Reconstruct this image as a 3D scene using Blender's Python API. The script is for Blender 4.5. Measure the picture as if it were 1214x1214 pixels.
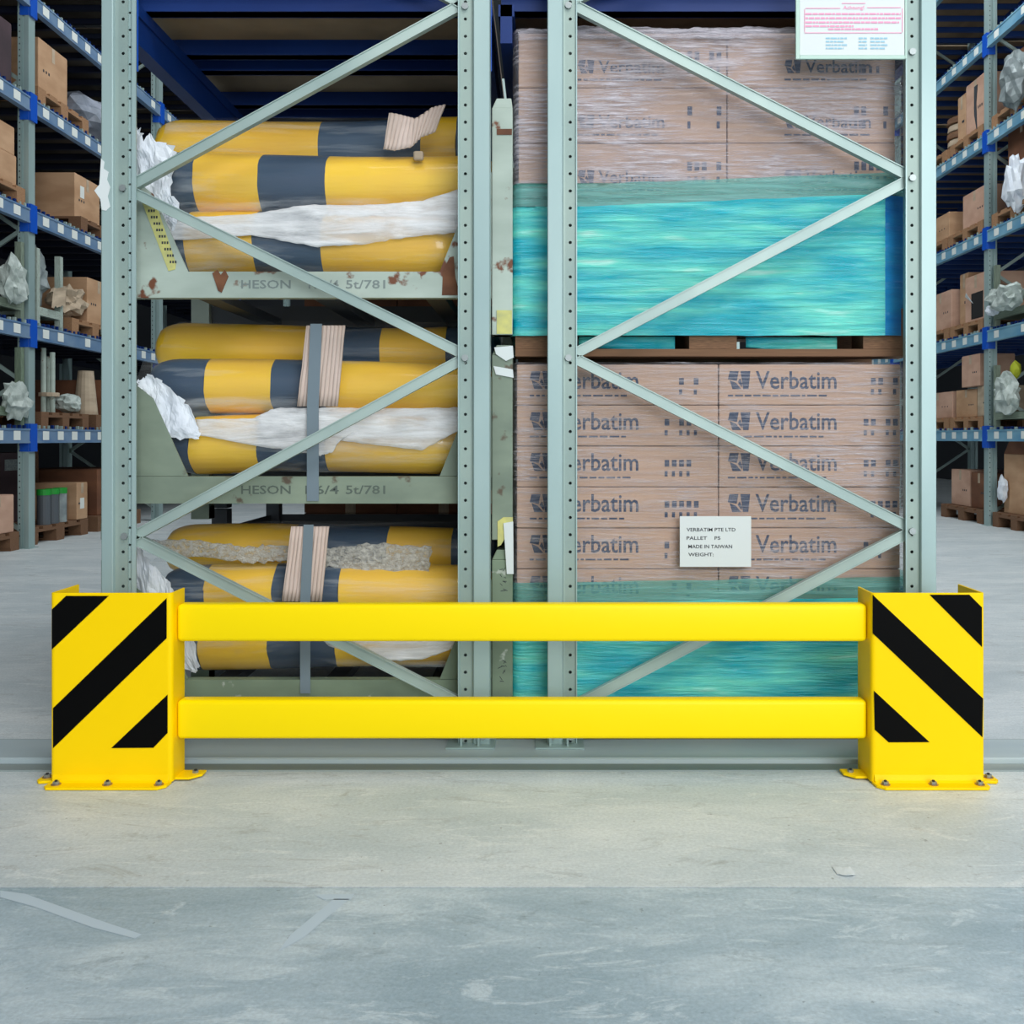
import bpy, bmesh, math, random
from mathutils import Vector, noise, Matrix
random.seed(7)
S = bpy.context.scene
for o in list(bpy.data.objects): bpy.data.objects.remove(o)
COL = S.collection
# ------------------------------------------------------------------ camera, world, lights
F, VX, VY, CH = 1146.0, 645.0, 520.0, 0.907
cd = bpy.data.cameras.new('camera'); cam = bpy.data.objects.new('camera', cd); COL.objects.link(cam)
cam.location = (0, 0, CH); cam.rotation_euler = (math.pi/2, 0, 0)
cd.sensor_width = 36; cd.lens = 36*F/1214; cd.shift_x = -(VX-607)/1214; cd.shift_y = -(607-VY)/1214
cd.clip_start = .05; cd.clip_end = 100
S.camera = cam
w = bpy.data.worlds.new('world'); S.world = w; w.use_nodes = True
w.node_tree.nodes['Background'].inputs[0].default_value = (.86, .93, 1, 1)
w.node_tree.nodes['Background'].inputs[1].default_value = .52
S.view_settings.view_transform = 'Standard'; S.view_settings.look = 'None'
S.view_settings.exposure = 0; S.view_settings.gamma = 1; S.view_settings.use_curve_mapping = False
def area(name, loc, target, sx, sy, power, col=(1, 1, 1)):
    l = bpy.data.lights.new(name, 'AREA'); l.shape = 'RECTANGLE'; l.size = sx; l.size_y = sy
    l.energy = power; l.color = col
    o = bpy.data.objects.new(name, l); COL.objects.link(o); o.location = loc
    d = Vector(target)-Vector(loc); o.rotation_euler = d.to_track_quat('-Z', 'Y').to_euler()
area('roof_light_front', (1.8, -1.0, 6.2), (.5, 2.6, .4), 5, 2.0, 210, (1, .99, .97))
area('roof_light_middle', (1.0, 1.2, 7.0), (.8, 1.8, 0), 5, 1.2, 70, (.96, .98, 1))
area('front_fill_light', (3.2, -5.5, 3.0), (-.2, 2.6, 1.0), 5, 4, 470, (.94, .98, 1))  # fill light added behind the camera to brighten upright front faces
area('roof_light_left_aisle', (-2.8, 9, 8.0), (-3.0, 9, 0), 1.0, 9, 14, (1, .86, .62))
area('roof_light_right_aisle', (2.7, 9, 8.0), (3.2, 9, 0), 1.2, 10, 620, (.90, .96, 1))

# ------------------------------------------------------------------ helpers
def at(x, y, Y):                       # photograph pixel at a real distance Y -> point in the hall
    return Vector(((x-VX)*Y/F, Y, CH-(y-VY)*Y/F))
def X_(x, Y): return (x-VX)*Y/F
def Z_(y, Y): return CH-(y-VY)*Y/F
def lin(c):
    c = c/255
    return c/12.92 if c <= .04045 else ((c+.055)/1.055)**2.4
def rgb(r, g, b): return (lin(r), lin(g), lin(b), 1)
MATS = {}
def mat(name, col, rough=.6, metal=0, col2=None, scale=(6, 6, 6), detail=4, lo=.35, hi=.65, bump=0, bscale=None, coat=0, spots=None, spot_scale=18, spot_at=.66, spec=.5):
    if name in MATS: return MATS[name]
    m = bpy.data.materials.new(name); m.use_nodes = True; nt = m.node_tree; N = nt.nodes; L = nt.links
    b = N['Principled BSDF']; b.inputs['Base Color'].default_value = col
    b.inputs['Roughness'].default_value = rough; b.inputs['Metallic'].default_value = metal
    b.inputs['Coat Weight'].default_value = coat; b.inputs['Specular IOR Level'].default_value = spec
    tc = N.new('ShaderNodeTexCoord')
    out = None
    if col2 is not None:
        mp = N.new('ShaderNodeMapping'); mp.inputs['Scale'].default_value = scale; L.new(tc.outputs['Object'], mp.inputs[0])
        nz = N.new('ShaderNodeTexNoise'); nz.inputs['Scale'].default_value = 1; nz.inputs['Detail'].default_value = detail
        L.new(mp.outputs[0], nz.inputs['Vector'])
        cr = N.new('ShaderNodeValToRGB'); cr.color_ramp.elements[0].position = lo; cr.color_ramp.elements[1].position = hi
        cr.color_ramp.elements[0].color = col; cr.color_ramp.elements[1].color = col2
        L.new(nz.outputs[0], cr.inputs[0]); out = cr.outputs[0]
        if spots is not None:
            n2 = N.new('ShaderNodeTexNoise'); n2.inputs['Scale'].default_value = spot_scale; n2.inputs['Detail'].default_value = 6
            L.new(tc.outputs['Object'], n2.inputs['Vector'])
            c2 = N.new('ShaderNodeValToRGB'); c2.color_ramp.elements[0].position = spot_at-.03; c2.color_ramp.elements[1].position = spot_at+.02
            L.new(n2.outputs[0], c2.inputs[0])
            mx = N.new('ShaderNodeMix'); mx.data_type = 'RGBA'; L.new(c2.outputs[0], mx.inputs[0]); L.new(out, mx.inputs[6]); mx.inputs[7].default_value = spots
            out = mx.outputs[2]
        L.new(out, b.inputs['Base Color'])
    if bump:
        mp = N.new('ShaderNodeMapping'); mp.inputs['Scale'].default_value = bscale or scale; L.new(tc.outputs['Object'], mp.inputs[0])
        nz = N.new('ShaderNodeTexNoise'); nz.inputs['Scale'].default_value = 1; nz.inputs['Detail'].default_value = 5
        L.new(mp.outputs[0], nz.inputs['Vector'])
        bp = N.new('ShaderNodeBump'); bp.inputs['Strength'].default_value = bump; bp.inputs['Distance'].default_value = .01
        L.new(nz.outputs[0], bp.inputs['Height']); L.new(bp.outputs[0], b.inputs['Normal'])
    MATS[name] = m; return m
def film(name, col, base, streak, scale, rough=.25, bump=.6, tint=(1, 1, 1, 1), lo=.45, hi=.7, col2=None, patch=0):
    """plastic film: part of the light passes, part is scattered by its surface; wrinkles run with the stretch"""
    m = bpy.data.materials.new(name); m.use_nodes = True; nt = m.node_tree; N = nt.nodes; L = nt.links
    b = N['Principled BSDF']; b.inputs['Base Color'].default_value = col; b.inputs['Roughness'].default_value = rough
    b.inputs['Specular IOR Level'].default_value = .8
    tc = N.new('ShaderNodeTexCoord'); mp = N.new('ShaderNodeMapping'); mp.inputs['Scale'].default_value = scale
    L.new(tc.outputs['Object'], mp.inputs[0])
    nz = N.new('ShaderNodeTexNoise'); nz.inputs['Scale'].default_value = 1; nz.inputs['Detail'].default_value = 7; nz.inputs['Roughness'].default_value = .65
    nz.inputs['Distortion'].default_value = .4
    L.new(mp.outputs[0], nz.inputs['Vector'])
    mr = N.new('ShaderNodeMapRange'); mr.inputs[1].default_value = lo; mr.inputs[2].default_value = hi
    mr.inputs[3].default_value = base; mr.inputs[4].default_value = min(1, base+streak)
    L.new(nz.outputs[0], mr.inputs[0]); fac = mr.outputs[0]
    if patch:  # broad noise varies the opacity to imitate patches of sheen
        n4 = N.new('ShaderNodeTexNoise'); n4.inputs['Scale'].default_value = 1; n4.inputs['Detail'].default_value = 3
        m4 = N.new('ShaderNodeMapping'); m4.inputs['Scale'].default_value = (2.2, 2, 5.5); L.new(tc.outputs['Object'], m4.inputs[0]); L.new(m4.outputs[0], n4.inputs['Vector'])
        r4 = N.new('ShaderNodeMapRange'); r4.inputs[1].default_value = .35; r4.inputs[2].default_value = .68; r4.inputs[3].default_value = 1-patch; r4.inputs[4].default_value = 1+patch*.5
        L.new(n4.outputs[0], r4.inputs[0])
        mm = N.new('ShaderNodeMath'); mm.operation = 'MULTIPLY'; mm.use_clamp = True; L.new(mr.outputs[0], mm.inputs[0]); L.new(r4.outputs[0], mm.inputs[1]); fac = mm.outputs[0]
    if col2 is not None:
        m2 = N.new('ShaderNodeMapping'); m2.inputs['Scale'].default_value = (scale[0]*.6, scale[1]*.6, scale[2]*.25); L.new(tc.outputs['Object'], m2.inputs[0])
        n2 = N.new('ShaderNodeTexNoise'); n2.inputs['Scale'].default_value = 1; n2.inputs['Detail'].default_value = 4; L.new(m2.outputs[0], n2.inputs['Vector'])
        cr = N.new('ShaderNodeValToRGB'); cr.color_ramp.elements[0].position = .4; cr.color_ramp.elements[1].position = .62
        cr.color_ramp.elements[0].color = col; cr.color_ramp.elements[1].color = col2
        if name == 'teal_film': e = cr.color_ramp.elements.new(.74); e.color = rgb(205, 248, 236)  # near-white stop paints highlights into the teal colour
        L.new(n2.outputs[0], cr.inputs[0]); L.new(cr.outputs[0], b.inputs['Base Color'])
    bp = N.new('ShaderNodeBump'); bp.inputs['Strength'].default_value = bump; bp.inputs['Distance'].default_value = .01
    L.new(nz.outputs[0], bp.inputs['Height']); L.new(bp.outputs[0], b.inputs['Normal'])
    tr = N.new('ShaderNodeBsdfTransparent'); tr.inputs[0].default_value = tint
    mx = N.new('ShaderNodeMixShader'); L.new(fac, mx.inputs[0]); L.new(tr.outputs[0], mx.inputs[1]); L.new(b.outputs[0], mx.inputs[2])
    L.new(mx.outputs[0], N['Material Output'].inputs[0])
    MATS[name] = m; return m

YEL = mat('guard_yellow', (1.0, .66, .0, 1), .42, spec=.12)
YELR = mat('rail_yellow', (1.0, .74, .0, 1), .38, spec=.16)
BLK = mat('stripe_black', (.002, .002, .002, 1), .6, spec=.06)
GALV = mat('galvanised_steel', rgb(166, 188, 186), .42, .25, rgb(148, 172, 172), (4, 4, 1.2), lo=.3, hi=.7)
GALB = mat('galvanised_band', rgb(150, 168, 160), .5, .2, rgb(136, 156, 152), (4, 4, 3))
BRACE = mat('brace_steel', rgb(172, 190, 184), .45, .2, rgb(150, 170, 166), (3, 3, 3))
ZINC = mat('zinc_bolt', rgb(150, 158, 158), .4, .6)
BRONZE = mat('anchor_bolt', rgb(170, 140, 100), .4, .7)
DARKH = mat('dark_recess', rgb(30, 30, 30), .8)
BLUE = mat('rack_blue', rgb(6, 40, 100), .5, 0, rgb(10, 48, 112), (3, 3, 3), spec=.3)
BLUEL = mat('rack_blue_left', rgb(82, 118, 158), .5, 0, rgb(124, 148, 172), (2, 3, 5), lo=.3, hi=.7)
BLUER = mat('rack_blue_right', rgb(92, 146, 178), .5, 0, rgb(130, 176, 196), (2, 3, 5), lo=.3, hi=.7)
BLUEC = mat('connector_blue', rgb(20, 84, 190), .4)
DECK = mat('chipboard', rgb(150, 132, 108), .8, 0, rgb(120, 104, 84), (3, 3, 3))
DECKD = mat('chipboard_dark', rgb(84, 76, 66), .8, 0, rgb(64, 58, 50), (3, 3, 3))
LABEL = mat('label_white', rgb(225, 230, 225), .6)
CARD = mat('cardboard', rgb(196, 158, 124), .8, 0, rgb(176, 138, 104), (3, 3, 8))
CARD2 = mat('cardboard_pink', rgb(204, 166, 144), .8, 0, rgb(184, 146, 124), (3, 3, 6))
CARD3 = mat('cardboard_dark', rgb(128, 84, 58), .8, 0, rgb(104, 66, 46), (3, 3, 6))
CARDP = mat('cardboard_pale', rgb(190, 172, 148), .85, 0, rgb(168, 150, 128), (4, 4, 12))
PURP = mat('dark_board', rgb(74, 56, 62), .8, 0, rgb(58, 44, 50), (3, 3, 3))
WOOD = mat('pallet_wood', rgb(176, 136, 100), .8, 0, rgb(130, 94, 66), (6, 6, 30), lo=.3, hi=.7)
WOODD = mat('pallet_wood_dark', rgb(134, 98, 70), .85, 0, rgb(92, 66, 48), (6, 6, 40), lo=.3, hi=.7)
CART = mat('print_carton', rgb(190, 158, 136), .8, 0, rgb(172, 144, 128), (2, 2, 60), lo=.3, hi=.7)
INK = mat('slate_ink', rgb(36, 56, 84), .7)
PAPER = mat('paper', rgb(212, 219, 219), .7)
PINK = mat('pink_ink', rgb(236, 158, 190), .7)
LBLUE = mat('blue_ink', rgb(150, 195, 214), .7)
BINK = mat('black_ink', rgb(50, 54, 60), .7)
SIGNF = mat('sign_frame', rgb(176, 204, 192), .4)
FOAM = mat('white_foam', rgb(226, 232, 238), .75, 0, rgb(205, 212, 222), (12, 12, 12), bump=.4, bscale=(30, 30, 30))
FOAMG = mat('greenish_foam', rgb(200, 210, 204), .7, 0, rgb(150, 162, 156), (12, 12, 12), bump=.4, bscale=(30, 30, 30))
GREYW = mat('grey_wrap', rgb(150, 160, 160), .5, 0, rgb(110, 120, 122), (8, 8, 8))
GLOVE = mat('dark_grey_tube', rgb(84, 90, 96), .5)
GREEN = mat('green_cap', rgb(30, 150, 50), .5)
STL1 = mat('stillage_pale', rgb(178, 192, 182), .6, .1, rgb(158, 172, 162), (4, 4, 10), spots=rgb(110, 66, 44), spot_scale=14, spot_at=.64)
STL2 = mat('stillage_green', rgb(136, 150, 132), .6, .1, rgb(112, 126, 112), (4, 4, 8), spots=rgb(92, 80, 66), spot_scale=14, spot_at=.67)
STL3 = mat('stillage_dark_green', rgb(124, 142, 120), .6, .1, rgb(104, 120, 102), (4, 4, 8), spots=rgb(170, 178, 168), spot_scale=20, spot_at=.68)
RTY = mat('roll_yellow', rgb(246, 200, 36), .35, 0, rgb(236, 184, 50), (2, 8, 8), coat=.5, bump=.25, bscale=(3, 30, 30))
RTN = mat('roll_navy', rgb(30, 58, 86), .4, 0, rgb(42, 72, 98), (2, 8, 8), coat=.25, bump=.25, bscale=(3, 30, 30))
RIB = mat('corrugated', rgb(206, 188, 178), .8, 0, rgb(190, 172, 160), (20, 20, 3))
STRAP = mat('strap_grey', rgb(108, 124, 134), .5)
TAPE = mat('yellow_tape', rgb(206, 202, 120), .6, 0, rgb(180, 180, 120), (30, 30, 30))
RUST = mat('rust', rgb(120, 78, 52), .8, 0, rgb(92, 56, 38), (20, 20, 20))
DARKM = mat('dark_metal', rgb(60, 66, 72), .6)

class MB:
    def __init__(s): s.v = []; s.f = []; s.mi = []; s.ms = []
    def m(s, m):
        if m not in s.ms: s.ms.append(m)
        return s.ms.index(m)
    def poly(s, pts, m):
        n = len(s.v); s.v += [tuple(p) for p in pts]; s.f.append(tuple(range(n, n+len(pts)))); s.mi.append(s.m(m)); return s
    def box(s, x0, x1, y0, y1, z0, z1, m, M=None):
        n = len(s.v)
        P = [(x, y, z) for z in (z0, z1) for x, y in ((x0, y0), (x1, y0), (x1, y1), (x0, y1))]
        if M is not None: P = [tuple(M @ Vector(p)) for p in P]
        s.v += P
        for f in ((0, 3, 2, 1), (4, 5, 6, 7), (0, 1, 5, 4), (1, 2, 6, 5), (2, 3, 7, 6), (3, 0, 4, 7)):
            s.f.append(tuple(n+i for i in f)); s.mi.append(s.m(m))
        return s
    def prism(s, pts2, axis, a0, a1, m):
        """closed outline pts2 extruded along axis ('x','y','z')"""
        def mk(p, a): return {'x': (a, p[0], p[1]), 'y': (p[0], a, p[1]), 'z': (p[0], p[1], a)}[axis]
        n = len(s.v); k = len(pts2)
        s.v += [mk(p, a0) for p in pts2]+[mk(p, a1) for p in pts2]
        s.f.append(tuple(range(n, n+k))[::-1]); s.f.append(tuple(range(n+k, n+2*k))); s.mi += [s.m(m)]*2
        for i in range(k):
            j = (i+1) % k; s.f.append((n+i, n+j, n+k+j, n+k+i)); s.mi.append(s.m(m))
        return s
    def cyl(s, c, axis, r, h, m, n=12, r2=None):
        r2 = r if r2 is None else r2
        k = len(s.v); c = Vector(c); ax = {'x': Vector((1, 0, 0)), 'y': Vector((0, 1, 0)), 'z': Vector((0, 0, 1))}[axis]
        u = ax.orthogonal().normalized(); w2 = ax.cross(u)
        for q, rr in ((0, r), (h, r2)):
            for i in range(n):
                a = 2*math.pi*i/n; s.v.append(tuple(c+ax*q+u*rr*math.cos(a)+w2*rr*math.sin(a)))
        s.f.append(tuple(range(k, k+n))[::-1]); s.f.append(tuple(range(k+n, k+2*n))); s.mi += [s.m(m)]*2
        for i in range(n):
            j = (i+1) % n; s.f.append((k+i, k+j, k+n+j, k+n+i)); s.mi.append(s.m(m))
        return s
    def grid(s, fn, nu, nv, m, closed_u=False):
        k = len(s.v)
        for j in range(nv+1):
            for i in range(nu+(0 if closed_u else 1)): s.v.append(tuple(fn(i/nu, j/nv)))
        W = nu+(0 if closed_u else 1)
        for j in range(nv):
            for i in range(nu):
                i2 = (i+1) % W
                s.f.append((k+j*W+i, k+j*W+i2, k+(j+1)*W+i2, k+(j+1)*W+i)); s.mi.append(s.m(m))
        return s
    def build(s, name, parent=None, smooth=False, bevel=0, solid=0, origin=None, fix=True, weld=False):
        me = bpy.data.meshes.new(name)
        v = s.v
        if origin is not None: v = [(a-origin[0], b-origin[1], c-origin[2]) for a, b, c in v]
        me.from_pydata(v, [], s.f)
        for m in s.ms: me.materials.append(m)
        for p, i in zip(me.polygons, s.mi): p.material_index = i; p.use_smooth = smooth
        if fix or weld:
            bm = bmesh.new(); bm.from_mesh(me)
            if weld: bmesh.ops.remove_doubles(bm, verts=bm.verts, dist=1e-5)
            if fix: bmesh.ops.recalc_face_normals(bm, faces=bm.faces)
            bm.to_mesh(me); bm.free()
        o = bpy.data.objects.new(name, me); COL.objects.link(o)
        if origin is not None: o.location = origin
        if parent is not None:
            o.parent = parent
            o.location = Vector(origin if origin is not None else (0, 0, 0))-world_loc(parent)
        if bevel:
            b = o.modifiers.new('bevel', 'BEVEL'); b.width = bevel; b.segments = 2; b.limit_method = 'ANGLE'
        if solid:
            b = o.modifiers.new('thick', 'SOLIDIFY'); b.thickness = solid
        return o
def world_loc(o):
    p = Vector(o.location)
    while o.parent is not None: o = o.parent; p += Vector(o.location)
    return p
def tag(o, label, cat=None, group=None, kind=None):
    if label: o['label'] = label
    if cat: o['category'] = cat
    if group: o['group'] = group
    if kind: o['kind'] = kind
    return o
def thing(name, loc, label, cat, group=None):
    o = bpy.data.objects.new(name, None); COL.objects.link(o); o.location = loc; o.empty_display_size = .1
    return tag(o, label, cat, group)
CUBES = {}
def pbox(name, parent, x0, x1, y0, y1, z0, z1, m, bevel=0):
    """a box part sharing one cube mesh per material; coordinates are those of the hall"""
    if m.name not in CUBES:
        b = MB(); b.box(-.5, .5, -.5, .5, -.5, .5, m); o = b.build('cube_data'); CUBES[m.name] = o.data; bpy.data.objects.remove(o)
    o = bpy.data.objects.new(name, CUBES[m.name]); COL.objects.link(o)
    o.scale = (x1-x0, y1-y0, z1-z0); c = Vector(((x0+x1)/2, (y0+y1)/2, (z0+z1)/2))
    if parent is not None: o.parent = parent; c = c-world_loc(parent)
    o.location = c
    return o
def n3(x, y, z): return noise.noise(Vector((x, y, z)))
TXT = {}
def text_mesh(s, m, width=None, height=None):
    key = (s, m.name, width, height)
    if key in TXT: return TXT[key]
    cu = bpy.data.curves.new('t', 'FONT'); cu.body = s; cu.size = 1; cu.resolution_u = 2; cu.offset = .012
    o = bpy.data.objects.new('t', cu); COL.objects.link(o)
    dg = bpy.context.evaluated_depsgraph_get(); dg.update()
    me = bpy.data.meshes.new_from_object(o.evaluated_get(dg)); bpy.data.objects.remove(o)
    xs = [v.co.x for v in me.vertices]; ys = [v.co.y for v in me.vertices]
    sx = width/(max(xs)-min(xs)) if width else 1; sy = height/(max(ys)-min(ys)) if height else sx
    x0, y0 = min(xs), min(ys)
    for v in me.vertices: v.co = Vector(((v.co.x-x0)*sx, 0, (v.co.y-y0)*sy))
    me.materials.clear(); me.materials.append(m)
    TXT[key] = me; return me
def put_text(name, s, m, parent, x, y, z, width, height):
    o = bpy.data.objects.new(name, text_mesh(s, m, width, height)); COL.objects.link(o)
    p = Vector((x, y, z))
    if parent is not None: o.parent = parent; p = p-world_loc(parent)
    o.location = p; return o

# ------------------------------------------------------------------ setting: floor, walls, ceiling
def concrete(name, c1, c2, c3, dark, speck):
    m = bpy.data.materials.new(name); m.use_nodes = True; nt = m.node_tree; N = nt.nodes; L = nt.links
    b = N['Principled BSDF']; b.inputs['Roughness'].default_value = .5; b.inputs['Specular IOR Level'].default_value = .35
    tc = N.new('ShaderNodeTexCoord')
    def nz(sc, det, rough=.6, dist=0, st=(1, 1, 1)):
        mp = N.new('ShaderNodeMapping'); mp.inputs['Scale'].default_value = st; L.new(tc.outputs['Object'], mp.inputs[0])
        n = N.new('ShaderNodeTexNoise'); n.inputs['Scale'].default_value = sc; n.inputs['Detail'].default_value = det
        n.inputs['Roughness'].default_value = rough; n.inputs['Distortion'].default_value = dist; L.new(mp.outputs[0], n.inputs['Vector']); return n.outputs[0]
    def ramp(src, *st):
        r = N.new('ShaderNodeValToRGB'); e = r.color_ramp.elements
        while len(e) < len(st): e.new(.5)
        for k, (p, c) in enumerate(st): e[k].position = p; e[k].color = c
        L.new(src, r.inputs[0]); return r.outputs[0]
    def mix(f, a, c, k=1):
        x = N.new('ShaderNodeMix'); x.data_type = 'RGBA'
        if k != 1:
            q = N.new('ShaderNodeMath'); q.operation = 'MULTIPLY'; q.inputs[1].default_value = k; L.new(f, q.inputs[0]); f = q.outputs[0]
        L.new(f, x.inputs[0])
        if isinstance(a, tuple): x.inputs[6].default_value = a
        else: L.new(a, x.inputs[6])
        if isinstance(c, tuple): x.inputs[7].default_value = c
        else: L.new(c, x.inputs[7])
        return x.outputs[2]
    W = (1, 1, 1, 1); K = (0, 0, 0, 1)
    base = ramp(nz(1.5, 10, .7, .5, (1, 2.4, 1)), (.36, c1), (.50, c2), (.66, c3))
    pale = ramp(nz(4.5, 10, .75, 1.5, (1, 3.2, 1)), (.54, K), (.62, W))
    o = mix(pale, base, c3, .75)
    stain = ramp(nz(3.2, 10, .8, 2.0, (1, 2.6, 1)), (.55, K), (.66, W)); o = mix(stain, o, dark, .7)
    pits = ramp(nz(46, 4, .6, 0), (.68, K), (.72, W)); o = mix(pits, o, speck, .6)
    grain = ramp(nz(120, 3, .7), (.3, (.84, .84, .84, 1)), (.7, (1.08, 1.08, 1.08, 1)))
    x = N.new('ShaderNodeMix'); x.data_type = 'RGBA'; x.blend_type = 'MULTIPLY'; x.inputs[0].default_value = 1; L.new(o, x.inputs[6]); L.new(grain, x.inputs[7])
    L.new(x.outputs[2], b.inputs['Base Color'])
    bp = N.new('ShaderNodeBump'); bp.inputs['Strength'].default_value = .12; bp.inputs['Distance'].default_value = .004
    L.new(nz(60, 6), bp.inputs['Height']); L.new(bp.outputs[0], b.inputs['Normal'])
    return m
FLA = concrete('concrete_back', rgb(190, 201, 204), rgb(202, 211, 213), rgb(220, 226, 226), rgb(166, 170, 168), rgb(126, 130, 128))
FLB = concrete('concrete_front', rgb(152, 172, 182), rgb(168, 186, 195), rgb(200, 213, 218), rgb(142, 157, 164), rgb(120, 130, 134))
fl = MB().box(-9, 9, -8, 26, -.2, -.02, mat('sub_floor', rgb(60, 62, 64), .9)).build('floor'); fl['kind'] = 'structure'
JY = F*CH/532
def slab(x0, x1, y0, y1, m):
    o = MB().box(x0, x1, y0, y1, -.02, 0, m).build('floor_slab', fl); return o
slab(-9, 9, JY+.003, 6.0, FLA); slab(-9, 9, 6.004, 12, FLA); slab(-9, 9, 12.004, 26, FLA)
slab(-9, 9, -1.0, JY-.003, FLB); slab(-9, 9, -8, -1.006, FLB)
WALLM = mat('wall_sheet', rgb(70, 74, 80), .8)
def struct(name, b): o = b.build(name); o['kind'] = 'structure'; return o
struct('wall_back', MB().box(-9, 9, 26, 26.2, -.02, 9, WALLM))
struct('wall_left', MB().box(-9.2, -9, -8, 26, -.02, 9, WALLM))
struct('wall_right', MB().box(9, 9.2, -2, 26, -.02, 9, WALLM))
struct('ceiling', MB().box(-9, 9, -8, 26, 9, 9.1, mat('roof_sheet', rgb(120, 122, 126), .8)))
# scuffs on the front slab: pale tyre streaks, flakes of paper
SCUF = mat('pale_scuff', rgb(186, 202, 212), .6)
def scuff(pts, name, label):
    q = [at(x, y, F*CH/(y-VY)) for x, y in pts]
    o = MB().poly([(p.x, p.y, .0006) for p in q], SCUF).build(name, fl); o['label'] = label
scuff([(0, 1056), (30, 1060), (120, 1092), (168, 1108), (160, 1113), (110, 1100), (40, 1075), (0, 1064)], 'scuff_mark', 'pale straight tyre scuff on the concrete at lower left')
scuff([(372, 1061), (420, 1060), (416, 1067), (384, 1067)], 'scuff_mark', 'short pale scuff on the concrete left of centre')
scuff([(396, 1066), (414, 1066), (360, 1112), (330, 1128), (345, 1108)], 'scuff_mark', 'pale diagonal scuff on the concrete left of centre')
tag(MB().grid(lambda u, v: (at(994+22*u, 1036, 2.0).x, 2.01+.035*v-.012*math.sin(3*u), .002+.006*math.sin(math.pi*u)*(.6+.4*n3(u*5, v*5, 0))), 8, 3, PAPER).build('paper_scrap', solid=.001),
    'small torn white scrap lying on the concrete floor right of centre', 'paper')
# low steel floor channel in front of the racks
STRIP = mat('channel_steel', rgb(168, 184, 190), .5, .1, rgb(180, 194, 196), (1, 8, 1))
STRIPD = mat('channel_lip', rgb(126, 140, 142), .6, .1, rgb(146, 156, 152), (1, 8, 1))
t = thing('floor_channel', (0, 2.7, 0), 'low grey steel channel fixed to the floor along the foot of the racks', 'floor rail')
MB().prism([(2.632, 0), (2.634, .004), (2.684, .004), (2.684, 0)], 'x', -5, 5, STRIPD).build('front_lip', t)
MB().prism([(2.690, 0), (2.690, .014), (2.696, .0175), (2.86, .0175), (2.86, 0)], 'x', -5, 5, STRIP).build('channel_plate', t)
MB().prism([(2.862, 0), (2.862, .014), (2.874, .014), (2.874, 0)], 'x', -5, 5, STRIPD).build('rear_lip', t)

# ------------------------------------------------------------------ yellow rack end barrier
GY = 2.535
bar = thing('rack_end_barrier', (0, GY, 0), 'bright yellow steel barrier, two rails between black-striped corner guards, in front of the racks', 'barrier')
def bent(pts, r, t, left=True):
    """polyline in plan with rounded bends, returned as closed outline of sheet thickness t"""
    pl = [Vector(pts[0])]
    for i in range(1, len(pts)-1):
        a, b, c = Vector(pts[i-1]), Vector(pts[i]), Vector(pts[i+1])
        d1 = (a-b).normalized(); d2 = (c-b).normalized()
        p1, p2 = b+d1*r, b+d2*r
        for k in range(7):
            q = k/6; pl.append((1-q)**2*p1+2*q*(1-q)*b+q*q*p2)
    pl.append(Vector(pts[-1]))
    off = []
    for i, p in enumerate(pl):
        d = (pl[min(i+1, len(pl)-1)]-pl[max(i-1, 0)]).normalized(); n = Vector((-d.y, d.x))*(t if left else -t)
        off.append(p+n)
    return [tuple(p) for p in pl]+[tuple(p) for p in reversed(off)]
def guard(xo, xi, yo, yi, stripes, bolts, sgn):
    ztop = Z_(703, GY)
    o = MB()
    o.prism(bent([(xo, yo), (xo, GY), (xi, GY), (xi, yi)], .014, .006, left=(sgn < 0)), 'z', .005, ztop, YEL)
    a, b = min(xo, xi), max(xo, xi)
    o.prism([(a+.004, GY+.004), (a+.002, GY-.034), (a+.012, GY-.046), (b-.022, GY-.046), (b-.004, GY-.028), (b-.002, GY+.004)] if sgn < 0 else
            [(a+.002, GY+.004), (a+.004, GY-.028), (a+.022, GY-.046), (b-.012, GY-.046), (b-.002, GY-.034), (b-.004, GY+.004)], 'z', .001, .008, YEL)
    # bend between the foot and the plate
    o.prism([(GY+.004, .001), (GY-.012, .008), (GY-.004, .012), (GY, .026), (GY+.004, .026)], 'x', a+.008, b-.008, YEL)
    # side feet
    if sgn < 0:
        o.prism([(xo+.002, GY+.005), (xo-.03, GY+.0), (xo-.04, GY+.012), (xo-.04, GY+.05), (xo+.002, GY+.06)], 'z', .001, .008, YEL)
        o.prism([(xi-.002, GY+.022), (xi+.036, GY+.022), (xi+.062, GY+.05), (xi+.062, GY+.082), (xi-.002, GY+.082)], 'z', .0045, .0105, YEL)
    else:
        o.prism([(xo-.002, GY+.005), (xo+.03, GY+.0), (xo+.04, GY+.012), (xo+.04, GY+.05), (xo-.002, GY+.06)], 'z', .001, .008, YEL)
        o.prism([(xi+.002, GY+.03), (xi-.03, GY+.03), (xi-.056, GY+.055), (xi-.056, GY+.09), (xi+.002, GY+.09)], 'z', .0045, .0105, YEL)
    g = o.build('corner_guard', bar, bevel=.0012)
    for st in stripes:
        b2 = MB(); b2.prism([(X_(x, GY), Z_(y, GY)) for x, y in st], 'y', GY-.0012, GY-.0002, BLK); b2.build('black_stripe', g)
    for (x, y) in bolts:
        b2 = MB(); b2.cyl((x, y, .008), 'z', .0125, .002, BRONZE, 16); b2.cyl((x, y, .010), 'z', .0085, .0065, ZINC, 6); b2.cyl((x, y, .0165), 'z', .004, .003, DARKH, 8)
        b2.build('anchor_bolt', g, origin=(x, y, 0))
    return g
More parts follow.
